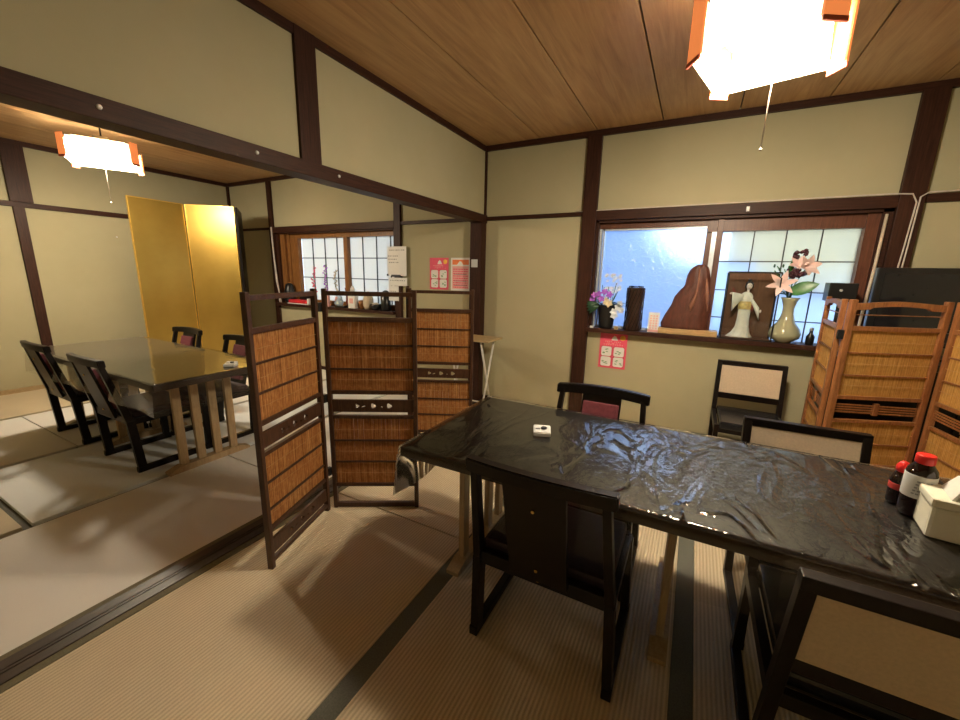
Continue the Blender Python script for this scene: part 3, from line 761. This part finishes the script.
bm = B(); box(bm, -.385, .445, -.006, 0, .11, .50); obj('screen', bm, 'tv_glass', tv)
bm = B(); box(bm, -.18, .24, -.09, .12, 0, .014, .004); box(bm, -.03, .09, .005, .045, .01, .10, .004); obj('stand', bm, 'black_plastic', tv)
sp = thing('small_speaker', 'small black box with round lens standing behind the golden screen', 'speaker', (2.75, -.17, .862))
bm = B(); box(bm, -.08, .065, -.05, .07, .318, .438, .006); obj('body', bm, 'black_plastic', sp)
bm = B(); tube(bm, [(-.02, -.05, .39), (-.02, -.06, .39)], .008, 16); obj('lens', bm, 'grey', sp)
bm = B(); tube(bm, [(0, .01, .01), (0, .01, .32)], .012, 10); lathe(bm, [(.045, 0), (.045, .01), (.02, .022)], (0, .01, 0)); obj('stand', bm, 'black_plastic', sp)

# ------------------------------------------------------------------ things on the black table
ZT = .6635
cbx = thing('call_bell', 'small white call button box on the black table', 'call bell', (1.41, -2.14, ZT), .35)
bm = B()
A = [(-.030, 0), (.030, 0), (.030, .030), (-.030, .018)]
f0 = [bm.verts.new((-.035, y, z)) for y, z in A]; f1 = [bm.verts.new((.035, y, z)) for y, z in A]
bm.faces.new(f0); bm.faces.new(f1[::-1])
for i in range(4): bm.faces.new((f0[i], f1[i], f1[(i+1) % 4], f0[(i+1) % 4]))
bmesh.ops.bevel(bm, geom=list(bm.edges), offset=.003, segments=2, affect='EDGES'); obj('body', bm, 'white_plastic', cbx)
bm = B(); lathe(bm, [(.012, .024), (.012, .029), (.009, .031)], (.008, .004, 0), 16); obj('button', bm, 'ink', cbx)
bm = B(); box(bm, -.026, -.008, -.006, .002, .022, .0255); obj('mark', bm, 'grey', cbx)
dup(cbx, (-.78, -2.12, ZT), .6, 'small white box standing in for a window reflection on the left room table')  # bell copy added in place of a bright window reflection on the vinyl
bt = thing('soy_sauce_bottle', 'tall dark soy sauce bottle with red cap and pale label', 'bottle', (2.512, -2.142, ZT))
bm = B(); lathe(bm, [(.028, 0), (.032, .006), (.032, .125), (.030, .137), (.020, .152), (.017, .158)]); obj('bottle_body', bm, 'soy', bt)
bm = B(); lathe(bm, [(.0323, .058), (.0327, .060), (.0327, .122), (.0323, .124)], n=28)
lb = obj('label', bm, 'label_w', bt); lb['label'] = 'pale printed label'
bm = B()
for k in range(5):
    z = .070+.009*k
    for a in range(4): 
        an = -2.2+a*.26+(.05*k); box(bm, -.0004, .0004, -.003, .003, z, z+.004, mtx=Matrix.Rotation(an, 4, 'Z') @ Matrix.Translation((.0331, 0, 0)))
obj('label_print', bm, 'grey', lb)
bm = B(); lathe(bm, [(.019, .155), (.0205, .157), (.0205, .176), (.019, .180)], n=28); obj('cap', bm, 'red', bt)
bt2 = thing('sauce_cruet', 'short dark sauce cruet with round red cap beside taller bottle', 'bottle', (2.498, -2.082, ZT))
bm = B(); lathe(bm, [(.020, 0), (.023, .006), (.023, .075), (.018, .092), (.012, .100)]); obj('bottle_body', bm, 'soy', bt2)
bm = B(); lathe(bm, [(.0233, .045), (.0237, .047), (.0237, .062), (.0233, .064)]); obj('label', bm, 'label_r', bt2)
bm = B(); lathe(bm, [(.013, .098), (.017, .104), (.016, .118), (.009, .128), (.003, .131)]); obj('cap', bm, 'red', bt2)
nb = thing('napkin_box', 'cream plastic napkin box full of white paper napkins', 'napkin box', (2.60, -2.22, ZT), -.12)
bm = B(); box(bm, -.10, .12, -.06, .055, 0, .085, .008); box(bm, -.104, .124, -.064, .059, .085, .108, .006); obj('box_body', bm, 'cream_plastic', nb)
bm = B()
for k in range(9):
    x = -.07+.018*k; h = .04+.012*math.sin(k*1.7)
    q = [bm.verts.new(p) for p in ((x, -.05, .104), (x+.004, .045, .104), (x+.030, .040, .108+h), (x+.024, -.042, .115+h))]
    q2 = [bm.verts.new(v.co+Vector((.006, 0, 0))) for v in q]
    bm.faces.new(q); bm.faces.new(q2[::-1])
    for i in range(4): bm.faces.new((q[i], q2[i], q2[(i+1) % 4], q[(i+1) % 4]))
obj('napkins', bm, 'tissue', nb)

# ------------------------------------------------------------------ petals and leaves
def petal(bm, base, direction, up, L, W, curl=.4, mat=0, tipw=.05, n=6):
    base = Vector(base); d = Vector(direction).normalized(); u = Vector(up); s = d.cross(u).normalized(); u = s.cross(d).normalized()
    rows = []
    for i in range(n+1):
        t = i/n; w = W*(math.sin(PI*min(1, .12+t*.88))**.8)*(1-t*.15)+W*tipw*(1-t)
        p = base+d*L*t*(1-.15*curl*t)+u*(math.sin(t*PI*.5)*L*.15 - L*curl*t*t)
        rows.append([bm.verts.new(p-s*w/2+u*w*.12), bm.verts.new(p-u*.0), bm.verts.new(p+s*w/2+u*w*.12)])
    for a, b in zip(rows, rows[1:]):
        for k in (0, 1): f = bm.faces.new((a[k], a[k+1], b[k+1], b[k])); f.smooth = True; f.material_index = mat
def bloom(bm, c, face, L, W, n=6, curl=.5, open_=1.0, mat=0, twist=0):
    f = Vector(face).normalized(); a = f.cross(Vector((0, 0, 1)));
    if a.length < .1: a = Vector((1, 0, 0))
    a.normalize(); b = f.cross(a)
    for k in range(n):
        t = 2*PI*k/n+twist; d = (a*math.cos(t)+b*math.sin(t))*open_+f*.45
        petal(bm, c, d, f, L, W, curl, mat)
SZ = .8605
# potted orchid-like bouquet
fp = thing('flower_pot', 'black pot of purple, white and cream flowers on the sill', 'potted plant', (1.235, .0, SZ))
bm = B(); lathe(bm, [(.040, 0), (.048, .01), (.060, .145), (.066, .15), (.066, .162), (.056, .162), (.052, .13)], n=24, cap=False); bm.faces.new([v for v in list(bm.verts)[:24]]); obj('pot', bm, 'black_plastic', fp)
bm = B(); r = random.Random(4)
for k in range(20):
    a = r.random()*2*PI; t = .08+.07*r.random(); 
    petal(bm, (.02*math.cos(a), .02*math.sin(a), .14), (math.cos(a), math.sin(a)*.5, .3+.5*r.random()), (0, 0, 1), t, .030, .5, 0)
for k in range(5): petal(bm, (-.05, -.04, .16), (-1+.1*k, -.3, .3-.22*k), (0, -1, .3), .09, .03, .3, 0)
obj('leaves', bm, 'leaf_dark', fp)
bm = B()
for k in range(9):
    a = r.random()*2*PI; q = (.07*math.cos(a)-.005, .03*math.sin(a), .24+.08*r.random()); tube(bm, [(0, 0, .10), (q[0]*.5, q[1]*.5, .18), q], .002, 5)
obj('stems', bm, 'stem', fp)
def blooms(name, mat, pts, L, W, n=5):
    bm = B()
    for p in pts: bloom(bm, p, (r.random()-.5, -1, .2+r.random()*.5), L, W, n, .3, 1, 0, r.random()*3); ball(bm, p, L*.16)
    obj(name, bm, mat, fp)
blooms('purple_blooms', 'purple_f', [(-.085, -.03, .225), (-.055, -.04, .235), (-.02, -.03, .25), (.01, -.03, .235), (-.10, -.02, .20), (-.04, -.05, .205)], .030, .022)
blooms('cream_blooms', 'cream_f', [(.0, -.05, .19), (.02, -.06, .175)], .032, .026)
blooms('white_blooms', 'white_f', [(.075, -.05, .15), (.09, -.04, .175), (.055, -.06, .12), (.06, -.06, .095), (.10, -.03, .13)], .030, .026)
blooms('pale_sprays', 'white_f', [(-.03+.11*r.random(), .0, .25+.12*r.random()) for _ in range(30)], .015, .011)
fp.scale = (1.28, 1.1, 1.25)
# small white tag block on the sill
bm = B(); box(bm, 1.112, 1.142, -.065, -.045, SZ, SZ+.018, .003); tag(obj('plastic_clip', bm, 'white_plastic'), 'tiny white plastic piece on the sill left of flower pot', 'clip')
bm = B(); box(bm, 1.315, 1.345, -.04, -.01, SZ, SZ+.028, .002); tag(obj('wooden_block', bm, 'pale_wood'), 'tiny wooden block on the sill between pot and woven vase', 'block')
# woven vase
vs_ = thing('woven_vase', 'tall dark woven bamboo vase on the right window sill', 'vase', (1.458, .01, SZ))
bm = B(); lathe(bm, [(.064, 0), (.066, .01), (.062, .18), (.070, .355), (.073, .36), (.066, .362), (.060, .34)], n=28, cap=False); bm.faces.new(list(bm.verts)[:28]); obj('vase_body', bm, 'basket', vs_)
bm = B()
for k in range(16):
    tube(bm, [((.0685+.004*abs(i/14-.5)*1.4)*math.cos(2*PI*k/16+i*.11), (.0685+.004*abs(i/14-.5)*1.4)*math.sin(2*PI*k/16+i*.11), .01+.345*i/14) for i in range(15)], .0035, 5)
obj('woven_ridges', bm, 'splat', vs_)
bm = B(); lathe(bm, [(.060, .335), (.060, .375), (.057, .375), (.057, .34)], n=24, cap=False); obj('glass_liner', bm, 'glass', vs_)
# card
cd = thing('paper_card', 'small pink and white printed card leaning on the sill', 'card', (1.625, -.035, SZ))
bm = B(); bar(bm, (0, 0, 0), (0, .02, .165), .085, .002, (0, 1, 0)); obj('card_sheet', bm, 'white_p', cd)
bm = B()
for k, (x, w) in enumerate(((-.022, .014), (.0, .012), (.022, .014))):
    for j in range(6): z = .03+.020*j; box(bm, x-w/2, x+w/2, -.0035+z*.121, -.0015+z*.121, z, z+.011)
for z in (.004,): box(bm, -.04, .04, -.004, -.0018, z, z+.02)
obj('card_print', bm, 'pink_pale', cd)
# carved wood rock on pale board
bm = B(); box(bm, 1.665, 2.09, -.045, .075, SZ, SZ+.045, .004); tag(obj('display_board', bm, 'pale_wood'), 'pale wooden plinth under the reddish carved peak', 'plinth')
pk = thing('carved_peak', 'reddish brown carved wooden mountain peak on the window sill', 'sculpture', (1.865, .015, SZ+.0455))
bm = B()
outl = [(-.185, 0), (-.19, .03), (-.165, .085), (-.125, .15), (-.11, .20), (-.07, .25), (-.045, .27), (-.035, .34), (-.015, .38), (.03, .405), (.075, .41), (.11, .385), (.128, .33), (.137, .26), (.150, .20), (.165, .13), (.150, .05), (.155, 0)]
def prof(z):
    L_ = [p for p in outl[:10]]; R_ = [p for p in outl[9:]][::-1]
    def it(P):
        for (a, za), (b, zb) in zip(P, P[1:]):
            if za <= z <= zb: return a+(b-a)*((z-za)/(zb-za+1e-9))
        return P[-1][0]
    return it(L_), it(R_)
nz, na = 26, 28; rings = []
for i in range(nz+1):
    z = .404*i/nz; a, b = prof(z); cx = (a+b)/2; rx = (b-a)/2; ry = min(.055, .02+rx*.42)*(1-.35*i/nz)
    rings.append([bm.verts.new((cx+rx*math.cos(2*PI*k/na), ry*math.sin(2*PI*k/na)*(1+.22*math.sin(k*2.4+z*16)), z)) for k in range(na)])
for a, b in zip(rings, rings[1:]):
    for k in range(na): f = bm.faces.new((a[k], a[(k+1) % na], b[(k+1) % na], b[k])); f.smooth = True
bm.faces.new(rings[0][::-1]); bm.faces.new(rings[-1]); obj('peak_body', bm, 'rock', pk)
bm = B(); tube(bm, [(.045, -.030, .385), (.05, -.050, .30), (.045, -.062, .22), (.02, -.062, .15), (.02, -.060, .12)], .01, 8, radii=[.006, .007, .010, .018, .006]); obj('pale_streak', bm, 'rock_hi', pk)
pk.scale = (1, 1, 1.26)
bm = B(); tube(bm, [(.10, -.020, .34), (.12, -.035, .22), (.135, -.035, .12)], .01, 8, radii=[.006, .016, .005]); obj('pale_streak', bm, 'rock_hi', pk)
# doll in a glass case
dc = thing('display_case', 'glass display case with black edges and brown back on the sill', 'display case', (2.27, .0, SZ))
bm = B(); W2, D0, D1, HC = .160, -.07, .07, .50
for x in (-W2, W2):
    for y in (D0, D1): bar(bm, (x, y, .0), (x, y, HC), .008, .008, (0, 1, 0))
for z in (.006, HC):
    for y in (D0, D1): bar(bm, (-W2, y, z), (W2, y, z), .008, .010)
    for x in (-W2, W2): bar(bm, (x, D0, z), (x, D1, z), .008, .010)
obj('case_edges', bm, 'black_plastic', dc)
bm = B(); box(bm, -W2+.004, W2-.004, D1-.006, D1, .012, HC-.005); obj('back_board', bm, 'brown_board', dc)
bm = B(); box(bm, -W2+.004, W2-.004, D0+.004, D1-.004, .004, .016); obj('case_floor', bm, 'brown_board', dc)
bm = B(); box(bm, -W2+.005, W2-.005, D0-.001, D0+.001, .012, HC-.006); obj('glass_pane', bm, 'glass', dc)
dl = thing('kimono_doll', 'cream kimono doll with gold sash inside the glass case', 'doll', (2.245, -.012, SZ+.0175))
bm = B(); lathe(bm, [(.085, 0), (.080, .006), (.060, .03), (.046, .07), (.040, .13), (.040, .19), (.036, .22), (.040, .26), (.042, .285), (.030, .305), (.012, .315)], n=24, sy=.55)
for v in bm.verts:
    an = math.atan2(v.co.y, v.co.x); k = max(0, 1-v.co.z/.12); v.co.x *= 1+.10*k*math.sin(an*7); v.co.y *= 1+.14*k*math.sin(an*7); v.co.x -= .012*max(0, 1-v.co.z/.05)
def sleeve(a, b, w, drop):
    a, b = Vector(a), Vector(b); n = 5; R0 = []
    for i in range(n+1):
        t = i/n; p = a.lerp(b, t); d = .02+(drop)*t**1.2
        R0.append([bm.verts.new(p+Vector((0, -w, .012))), bm.verts.new(p+Vector((0, w, .012))), bm.verts.new(p+Vector((.01*t, w*.9, -d))), bm.verts.new(p+Vector((.01*t, -w*.9, -d)))])
    for p, q in zip(R0, R0[1:]):
        for k in range(4): f = bm.faces.new((p[k], p[(k+1) % 4], q[(k+1) % 4], q[k])); f.smooth = True
    bm.faces.new(R0[0]); bm.faces.new(R0[-1][::-1])
sleeve((-.02, -.01, .285), (-.095, -.02, .300), .012, .10); sleeve((.03, -.01, .27), (.085, -.03, .20), .012, .055)
obj('kimono', bm, 'kimono', dl)
bm = B(); tube(bm, [(.004, 0, .30), (.006, -.003, .335)], .009, 10); ball(bm, (.008, -.006, .355), .023, s=(.85, .9, 1.12)); ball(bm, (.009, -.028, .353), .0035, s=(.7, 1, 1.1))
ball(bm, (-.100, -.022, .302), .010, s=(1.2, .6, .8)); ball(bm, (.095, -.035, .188), .010, s=(.8, .6, 1.2))
hd = obj('head', bm, 'skin', dl)
bm = B()
for x in (.001, .016): ball(bm, (x, -.0255, .358), .0022, s=(1.3, .5, .7), sub=1)
obj('eyes', bm, 'hair', hd)
bm = B(); ball(bm, (.009, -.0275, .343), .0022, s=(1.3, .5, .6), sub=1); obj('mouth', bm, 'red', hd)
bm = B(); ball(bm, (.008, .004, .366), .026, s=(1.0, .85, .95)); ball(bm, (.008, .012, .392), .013); ball(bm, (-.012, .003, .352), .010); ball(bm, (.028, .003, .352), .010); obj('hair', bm, 'hair', dl)
bm = B(); lathe(bm, [(.043, .195), (.045, .20), (.045, .245), (.042, .25)], n=24, sy=.60, cap=False); obj('sash', bm, 'obi', dl)
bm = B(); ball(bm, (.045, .004, .215), .028, s=(.6, .8, 1.5)); petal(bm, (-.075, .0, .29), (-.4, 0, 1), (0, -1, 0), .06, .022, 0); obj('dark_cloth', bm, 'darkred', dl)
dl.scale = (1.0, 1, 1.08)
# celadon vase with lilies
cv = thing('celadon_vase', 'pale green glazed vase with a wide belly on the sill', 'vase', (2.515, .005, SZ))
bm = B(); lathe(bm, [(.045, 0), (.050, .006), (.092, .035), (.100, .062), (.088, .10), (.052, .15), (.036, .21), (.034, .25), (.046, .305), (.058, .325), (.054, .327), (.040, .305), (.030, .26)], n=32, cap=False)
bm.faces.new(list(bm.verts)[:32]); obj('vase_body', bm, 'celadon', cv, True)
fl = thing('flower_arrangement', 'pink lilies with a big green leaf standing in celadon vase', 'flowers', (2.505, -.005, SZ+.325))
bm = B()
for q in ((-.07, -.02, .10), (.0, -.01, .16), (.05, -.02, .18), (.01, 0, .27), (-.10, 0, .17), (-.05, 0, .18), (-.09, 0, .20)): tube(bm, [(0, 0, -.05), (q[0]*.3, q[1]*.4, q[2]*.5), q], .003, 6)
obj('stems', bm, 'stem', fl)
bm = B(); bloom(bm, (-.055, -.05, .085), (-.2, -1, .15), .095, .036, 6, .15, 1, 0, .3); obj('lily', bm, 'pink_f', fl, True)
bm = B(); bloom(bm, (.045, -.04, .19), (.45, -.8, .3), .085, .045, 6, .1, .8, 0, 0.2); bloom(bm, (.01, -.03, .20), (-.1, -.8, .5), .07, .035, 5, .1, .6, 0, .5); obj('lily', bm, 'pink_f', fl, True)
bm = B()
for c, R_ in (((.01, -.03, .275), .034), ((-.02, -.05, .155), .036), ((.02, -.055, .14), .03)):
    for k in range(14): ball(bm, Vector(c)+Vector(((r.random()-.5)*2*R_, (r.random()-.5)*R_, (r.random()-.5)*1.3*R_)), .009+.006*r.random(), sub=1)
obj('dark_blossoms', bm, 'darkred_f', fl)
bm = B()
for x, z in ((-.105, .20), (-.075, .18), (-.06, .20), (-.03, .19)): ball(bm, (x, -.01, z), .008, s=(.8, .8, 1.7), sub=1)
petal(bm, (-.02, -.03, .02), (-.9, -.3, .1), (0, -1, 1), .06, .012, .2); petal(bm, (.0, -.03, .02), (.3, -.3, .3), (0, -1, 1), .05, .012, .2); petal(bm, (-.01, -.03, .0), (-.5, -.3, .5), (0, -1, 1), .07, .012, .2)
obj('buds', bm, 'leaf_dark', fl)
bm = B(); petal(bm, (-.005, -.045, .035), (1, -.15, .42), (-.1, -1, .35), .145, .085, .05); petal(bm, (-.01, 0, .12), (-.1, 0, 1), (0, -1, 0), .12, .03, .0); obj('leaf', bm, 'leaf', fl, True)
fl.scale = (1.15, 1, 1.12)
# small dark bottle right of vase
bo = thing('small_bottle', 'small black bottle on the sill right of the celadon vase', 'bottle', (2.665, -.02, SZ))
bm = B(); lathe(bm, [(.022, 0), (.025, .005), (.025, .06), (.012, .08), (.010, .10)]); obj('bottle_body', bm, 'black_plastic', bo)
bm = B(); lathe(bm, [(.012, .098), (.012, .118), (.008, .122)]); obj('cap', bm, 'grey', bo)

# ------------------------------------------------------------------ papers on the walls
def pink_poster(name, x0, x1, z0, z1, label, y=0):
    t = thing(name, label, 'poster', (x0, y, z0)); w, h = x1-x0, z1-z0
    bm = B(); box(bm, 0, w, -.003, -.001, 0, h); obj('sheet', bm, 'pink', t)
    for i in (0, 1):
        for j in (0, 1):
            cx, cz = w*(.27+.46*i), h*(.19+.29*j); a = w*.20
            def rr(hw, hh, c): return [(cx+sx*(hw-(0 if q else c)), cz+sz*(hh-(c if q else 0))) for sx, sz, q in ((1, -1, 1), (1, 1, 1), (1, 1, 0), (-1, 1, 0), (-1, 1, 1), (-1, -1, 1), (-1, -1, 0), (1, -1, 0))]
            bm = B(); poly(bm, rr(a*1.08, a*1.06, a*.25), (-.0040, -.003), mat=1); poly(bm, rr(a*.94, a*.92, a*.22), (-.0048, -.004), mat=0)
            for k in range(5): xx = cx-a*.6+a*1.2*random.random(); zz = cz-a*.5+a*random.random(); poly(bm, [(xx-a*.22, zz-a*.05), (xx+a*.2, zz-a*.1), (xx+a*.22, zz+a*.06), (xx-a*.15, zz+a*.1)], (-.0054, -.0048), mat=2)
            obj('square_picture', bm, ['white_p', 'rose', 'green_p'], t)
    bm = B(); poly(bm, [(w*.42, h*.80), (w*.66, h*.80), (w*.60, h*.90), (w*.52, h*.93), (w*.46, h*.88)], (-.004, -.003)); obj('white_emblem', bm, 'white_p', t)
    bm = B(); poly(bm, [(w*.83+w*.10*math.cos(a), h*.875+w*.10*math.sin(a)) for a in [i*PI/6 for i in range(12)]], (-.004, -.003)); obj('yellow_sun', bm, 'yellow_p', t)
    bm = B()
    for z, a, b in ((.745, .2, .8), (.70, .28, .78), (.665, .15, .9)): 
        n = 9
        for k in range(n):
            if random.random() > .25: xx = w*(a+(b-a)*k/n); box(bm, xx, xx+w*.035, -.0036, -.003, h*z, h*(z+.018))
    obj('lettering', bm, 'pink_pale', t)
    return t
pink_poster('picture_notice', 1.20, 1.432, .505, .822, 'pink notice with four white picture squares under the right window')
pink_poster('picture_notice', -.655, -.415, 1.135, 1.465, 'pink notice with four white squares, left of orange headed flyer')
t = thing('printed_flyer', 'white flyer with orange heading and red print near corner pillar', 'poster', (-.385, 0, 1.13))
bm = B(); box(bm, 0, .235, -.003, -.001, 0, .335); obj('sheet', bm, 'white_p', t)
bm = B(); box(bm, .018, .215, -.004, -.003, .265, .315); obj('heading', bm, 'orange_p', t)
bm = B(); poly(bm, [(.075, .265), (.15, .265), (.125, .298), (.105, .300)], (-.0048, -.004)); obj('white_emblem', bm, 'white_p', t)
bm = B(); box(bm, .018, .215, -.004, -.003, .02, .25); obj('pink_field', bm, 'pink_pale', t)
bm = B()
for k in range(9):
    z = .03+.023*k
    x = .03
    while x < .195:
        l = .008+.018*random.random(); box(bm, x, min(x+l, .205), -.0046, -.004, z, z+.011); x += l+.006
obj('lettering', bm, 'pink', t)
bm = B()
for k in (1, 3, 6): box(bm, .04, .19, -.0052, -.0046, .028+.023*k, .033+.023*k)
obj('underline', bm, 'grey', t)
def memo(name, x0, x1, z0, z1, rows, label, y=-.031):
    t = thing(name, label, 'notice', (x0, y, z0)); w, h = x1-x0, z1-z0
    bm = B(); box(bm, 0, w, -.003, 0, 0, h); obj('sheet', bm, 'white_p', t)
    for z, a, b in rows:
        bm = B(); x = w*a
        while x < w*b: l = .006+.012*random.random(); box(bm, x, x+l, -.0038, -.003, h*z, h*z+.011); x += l+.008+.008*random.random()
        obj('handwriting', bm, 'grey', t)
    return t
mm = memo('wall_notice', -1.215, -.945, 1.265, 1.585, [(.86, .12, .85), (.66, .05, .62), (.55, .05, .5), (.44, .1, .55)], 'white handwritten notice pinned to post right of paper window', -.034)
bm = B(); box(bm, .06, .19, -.012, -.003, -.012, .012, .002); box(bm, -.005, .012, -.012, 0, -.005, .02, .002); obj('clip', bm, 'ink', mm)
memo('wall_notice', -1.205, -.94, 1.155, 1.245, [(.6, .1, .9)], 'white paper strip hanging just below the handwritten notice', -.034)
memo('wall_notice', -1.205, -1.06, .985, 1.152, [(.6, .1, .8), (.35, .1, .7)], 'lowest white paper slip on the post by the paper window', -.034)
bm = B(); box(bm, -.085, -.015, -.104, -.1005, 1.37, 1.445, .001); box(bm, -.075, -.025, -.106, -.104, 1.385, 1.43)
tag(obj('name_tag', bm, 'label_w'), 'small pale blue tag stuck on the dark corner pillar', 'tag')
mt = memo('sill_tag', -2.36, -2.215, .818, .858, [(.35, .1, .9)], 'tiny white tag with dark marks on edge of the paper window sill', -.076)

# ------------------------------------------------------------------ left sill things
def fig(name, label, cat, loc, parts, group=None, rz=0):
    t = thing(name, label, cat, loc, rz, group)
    for pn, pm, fn in parts:
        bm = B(); fn(bm); obj(pn, bm, pm, t)
    return t
fig('black_pot', 'round black pot with a white mark at left end of paper window sill', 'pot', (-2.98, -.0, SZ), [
    ('body', 'black_plastic', lambda b: lathe(b, [(.05, 0), (.07, .03), (.075, .10), (.07, .17), (.06, .20), (.05, .25), (.02, .27)])),
    ('mark', 'label_w', lambda b: ball(b, (.02, -.073, .13), .014, s=(1, .4, 1)))])
fig('red_tray', 'flat red box with white end on the paper window sill', 'box', (-2.73, -.02, SZ), [
    ('body', 'red_soft', lambda b: box(b, -.20, .15, -.05, .06, .012, .055, .008)), ('base', 'label_w', lambda b: box(b, -.22, .19, -.055, .065, 0, .012, .003)),
    ('end_block', 'white_plastic', lambda b: box(b, .155, .19, -.04, .05, .012, .08, .004))])
fig('black_box', 'low black box behind the red box on paper window sill', 'box', (-2.80, .075 - .0, SZ), [
    ('body', 'black_plastic', lambda b: box(b, -.08, .14, -.012, .010, 0, .16, .004))])
fig('white_figurine', 'tiny white figurine standing behind the red box', 'figurine', (-2.60, .015 + .04, SZ), [
    ('body', 'white_plastic', lambda b: (lathe(b, [(.022, .0), (.022, .10), (.012, .13)]), ball(b, (0, 0, .15), .022)))])
def stalk(x, y, h, mat, label, potmat='pink_pale'):
    t = thing('flower_stalk', label, 'flowers', (x, y, SZ))
    bm = B(); lathe(bm, [(.020, 0), (.024, .004), (.024, .08), (.014, .10), (.014, .12)]); obj('bud_vase', bm, potmat, t)
    bm = B(); P = [(.012*math.sin(i*.8), 0, .08+(h-.08)*i/10) for i in range(11)]; tube(bm, P, .003, 6); obj('stem', bm, 'stem', t)
    bm = B(); rr_ = random.Random(int(h*1000))
    for i in range(26):
        z = h*.35+h*.65*i/26; ball(bm, (.012*math.sin((z-.08)/(h-.08)*8)+(rr_.random()-.5)*.045, (rr_.random()-.5)*.03, z), .011, sub=1)
    obj('blossoms', bm, mat, t)
stalk(-2.485, .0, .50, 'pink', 'pink flower stalk in a small vase before the paper window')
stalk(-2.275, .0, .52, 'purple_f', 'grey purple flower stalk before the paper window')
stalk(-2.155, .055, .46, 'beige_fig', 'dry beige grass stalk before the paper window')
fig('pink_box', 'pink box on the paper window sill beside the stalks', 'box', (-2.24, -.045, SZ), [('body', 'pink_pale', lambda b: box(b, -.065, .065, -.015, .015, 0, .155, .004)), ('lid', 'white_p', lambda b: box(b, -.067, .067, -.017, .017, .155, .165, .002))])
fig('plush_figure', 'blue and white little figure with a dark base on the sill', 'figurine', (-2.01, -.03, SZ), [
    ('body', 'curtain_blue', lambda b: (ball(b, (0, 0, .06), .05), ball(b, (.02, -.01, .115), .03), ball(b, (-.05, 0, .05), .03))),
    ('base', 'black_plastic', lambda b: box(b, -.07, .10, -.02, .05, 0, .02, .004))])
fig('dark_bird', 'dark figure with raised tail on the paper window sill', 'figurine', (-1.90, .03, SZ), [
    ('body', 'darkred', lambda b: (ball(b, (0, 0, .07), .05, s=(1.2, .6, 1)), tube(b, [(-.02, 0, .1), (-.04, 0, .17), (-.07, 0, .24)], .012, 8, radii=[.02, .012, .004]))),
    ('breast', 'red_soft', lambda b: ball(b, (.05, -.01, .09), .034, s=(1, .7, 1)))])
fig('white_carton', 'upright white carton on the paper window sill', 'box', (-1.79, -.02, SZ), [('body', 'white_p', lambda b: box(b, -.055, .055, -.03, .03, 0, .205, .003)), ('print', 'pink_pale', lambda b: box(b, -.03, .03, -.032, -.03, .06, .12)),
    ('top_figure', 'white_p', lambda b: (lathe(b, [(.03, .205), (.025, .24), (.010, .27)])))])
fig('small_basket', 'small brown basket right of the white carton', 'basket', (-1.665, .01, SZ), [('body', 'amber_wood', lambda b: lathe(b, [(.03, 0), (.045, .05), (.048, .10), (.044, .10), (.04, .05)], n=16, cap=False))])
fig('beige_jar', 'beige ceramic jar with round lid on paper window sill', 'jar', (-1.55, -.01, SZ), [('body', 'beige_fig', lambda b: lathe(b, [(.045, 0), (.06, .04), (.062, .12), (.045, .16)])), ('lid', 'cream_f', lambda b: lathe(b, [(.052, .158), (.045, .175), (.012, .20), (.012, .215)]))])
fig('black_bowl', 'black bowl with a pale stone on paper window sill', 'bowl', (-1.42, -.02, SZ), [('body', 'black_plastic', lambda b: lathe(b, [(.03, 0), (.06, .03), (.07, .07), (.065, .07), (.05, .03)], n=20, cap=False)), ('stone', 'beige_fig', lambda b: ball(b, (0, 0, .065), .045, s=(1, 1, .5)))])
fig('black_canister', 'tall black canister at the right end of the paper window sill', 'canister', (-1.285, .0, SZ), [('body', 'black_plastic', lambda b: lathe(b, [(.055, 0), (.058, .01), (.058, .16), (.03, .19), (.03, .21)])), ('lid', 'ink', lambda b: lathe(b, [(.034, .205), (.034, .225), (.01, .235)]))])

# ------------------------------------------------------------------ light
w = bpy.data.worlds.new('world'); bpy.context.scene.world = w; w.use_nodes = True
bg = w.node_tree.nodes['Background']; bg.inputs['Color'].default_value = (.62, .78, 1.0, 1); bg.inputs['Strength'].default_value = 3.6

# ------------------------------------------------------------------ camera
yaw, pitch, roll, f_px = .486387860, -.212353400, .0228640305, 395.93
cy, sy, cp, sp_, cr, sr = math.cos(yaw), math.sin(yaw), math.cos(pitch), math.sin(pitch), math.cos(roll), math.sin(roll)
F = Vector((-sy*cp, cy*cp, sp_)); rt = Vector((cy, sy, 0)); up = rt.cross(F)
R_ = rt*cr+up*sr; U_ = up*cr-rt*sr
cam = bpy.data.cameras.new('camera'); co = bpy.data.objects.new('camera', cam); C.objects.link(co)
m4 = Matrix((R_, U_, -F)).transposed().to_4x4(); m4.translation = Vector((1.895, -3.616, 1.30)); co.matrix_world = m4
cam.sensor_width = 36; cam.lens = f_px/960*36; cam.clip_start = .02
bpy.context.scene.camera = co
vsn = bpy.context.scene.view_settings
vsn.view_transform = 'Standard'; vsn.look = 'None'; vsn.gamma = 1; vsn.use_curve_mapping = False; vsn.exposure = .5
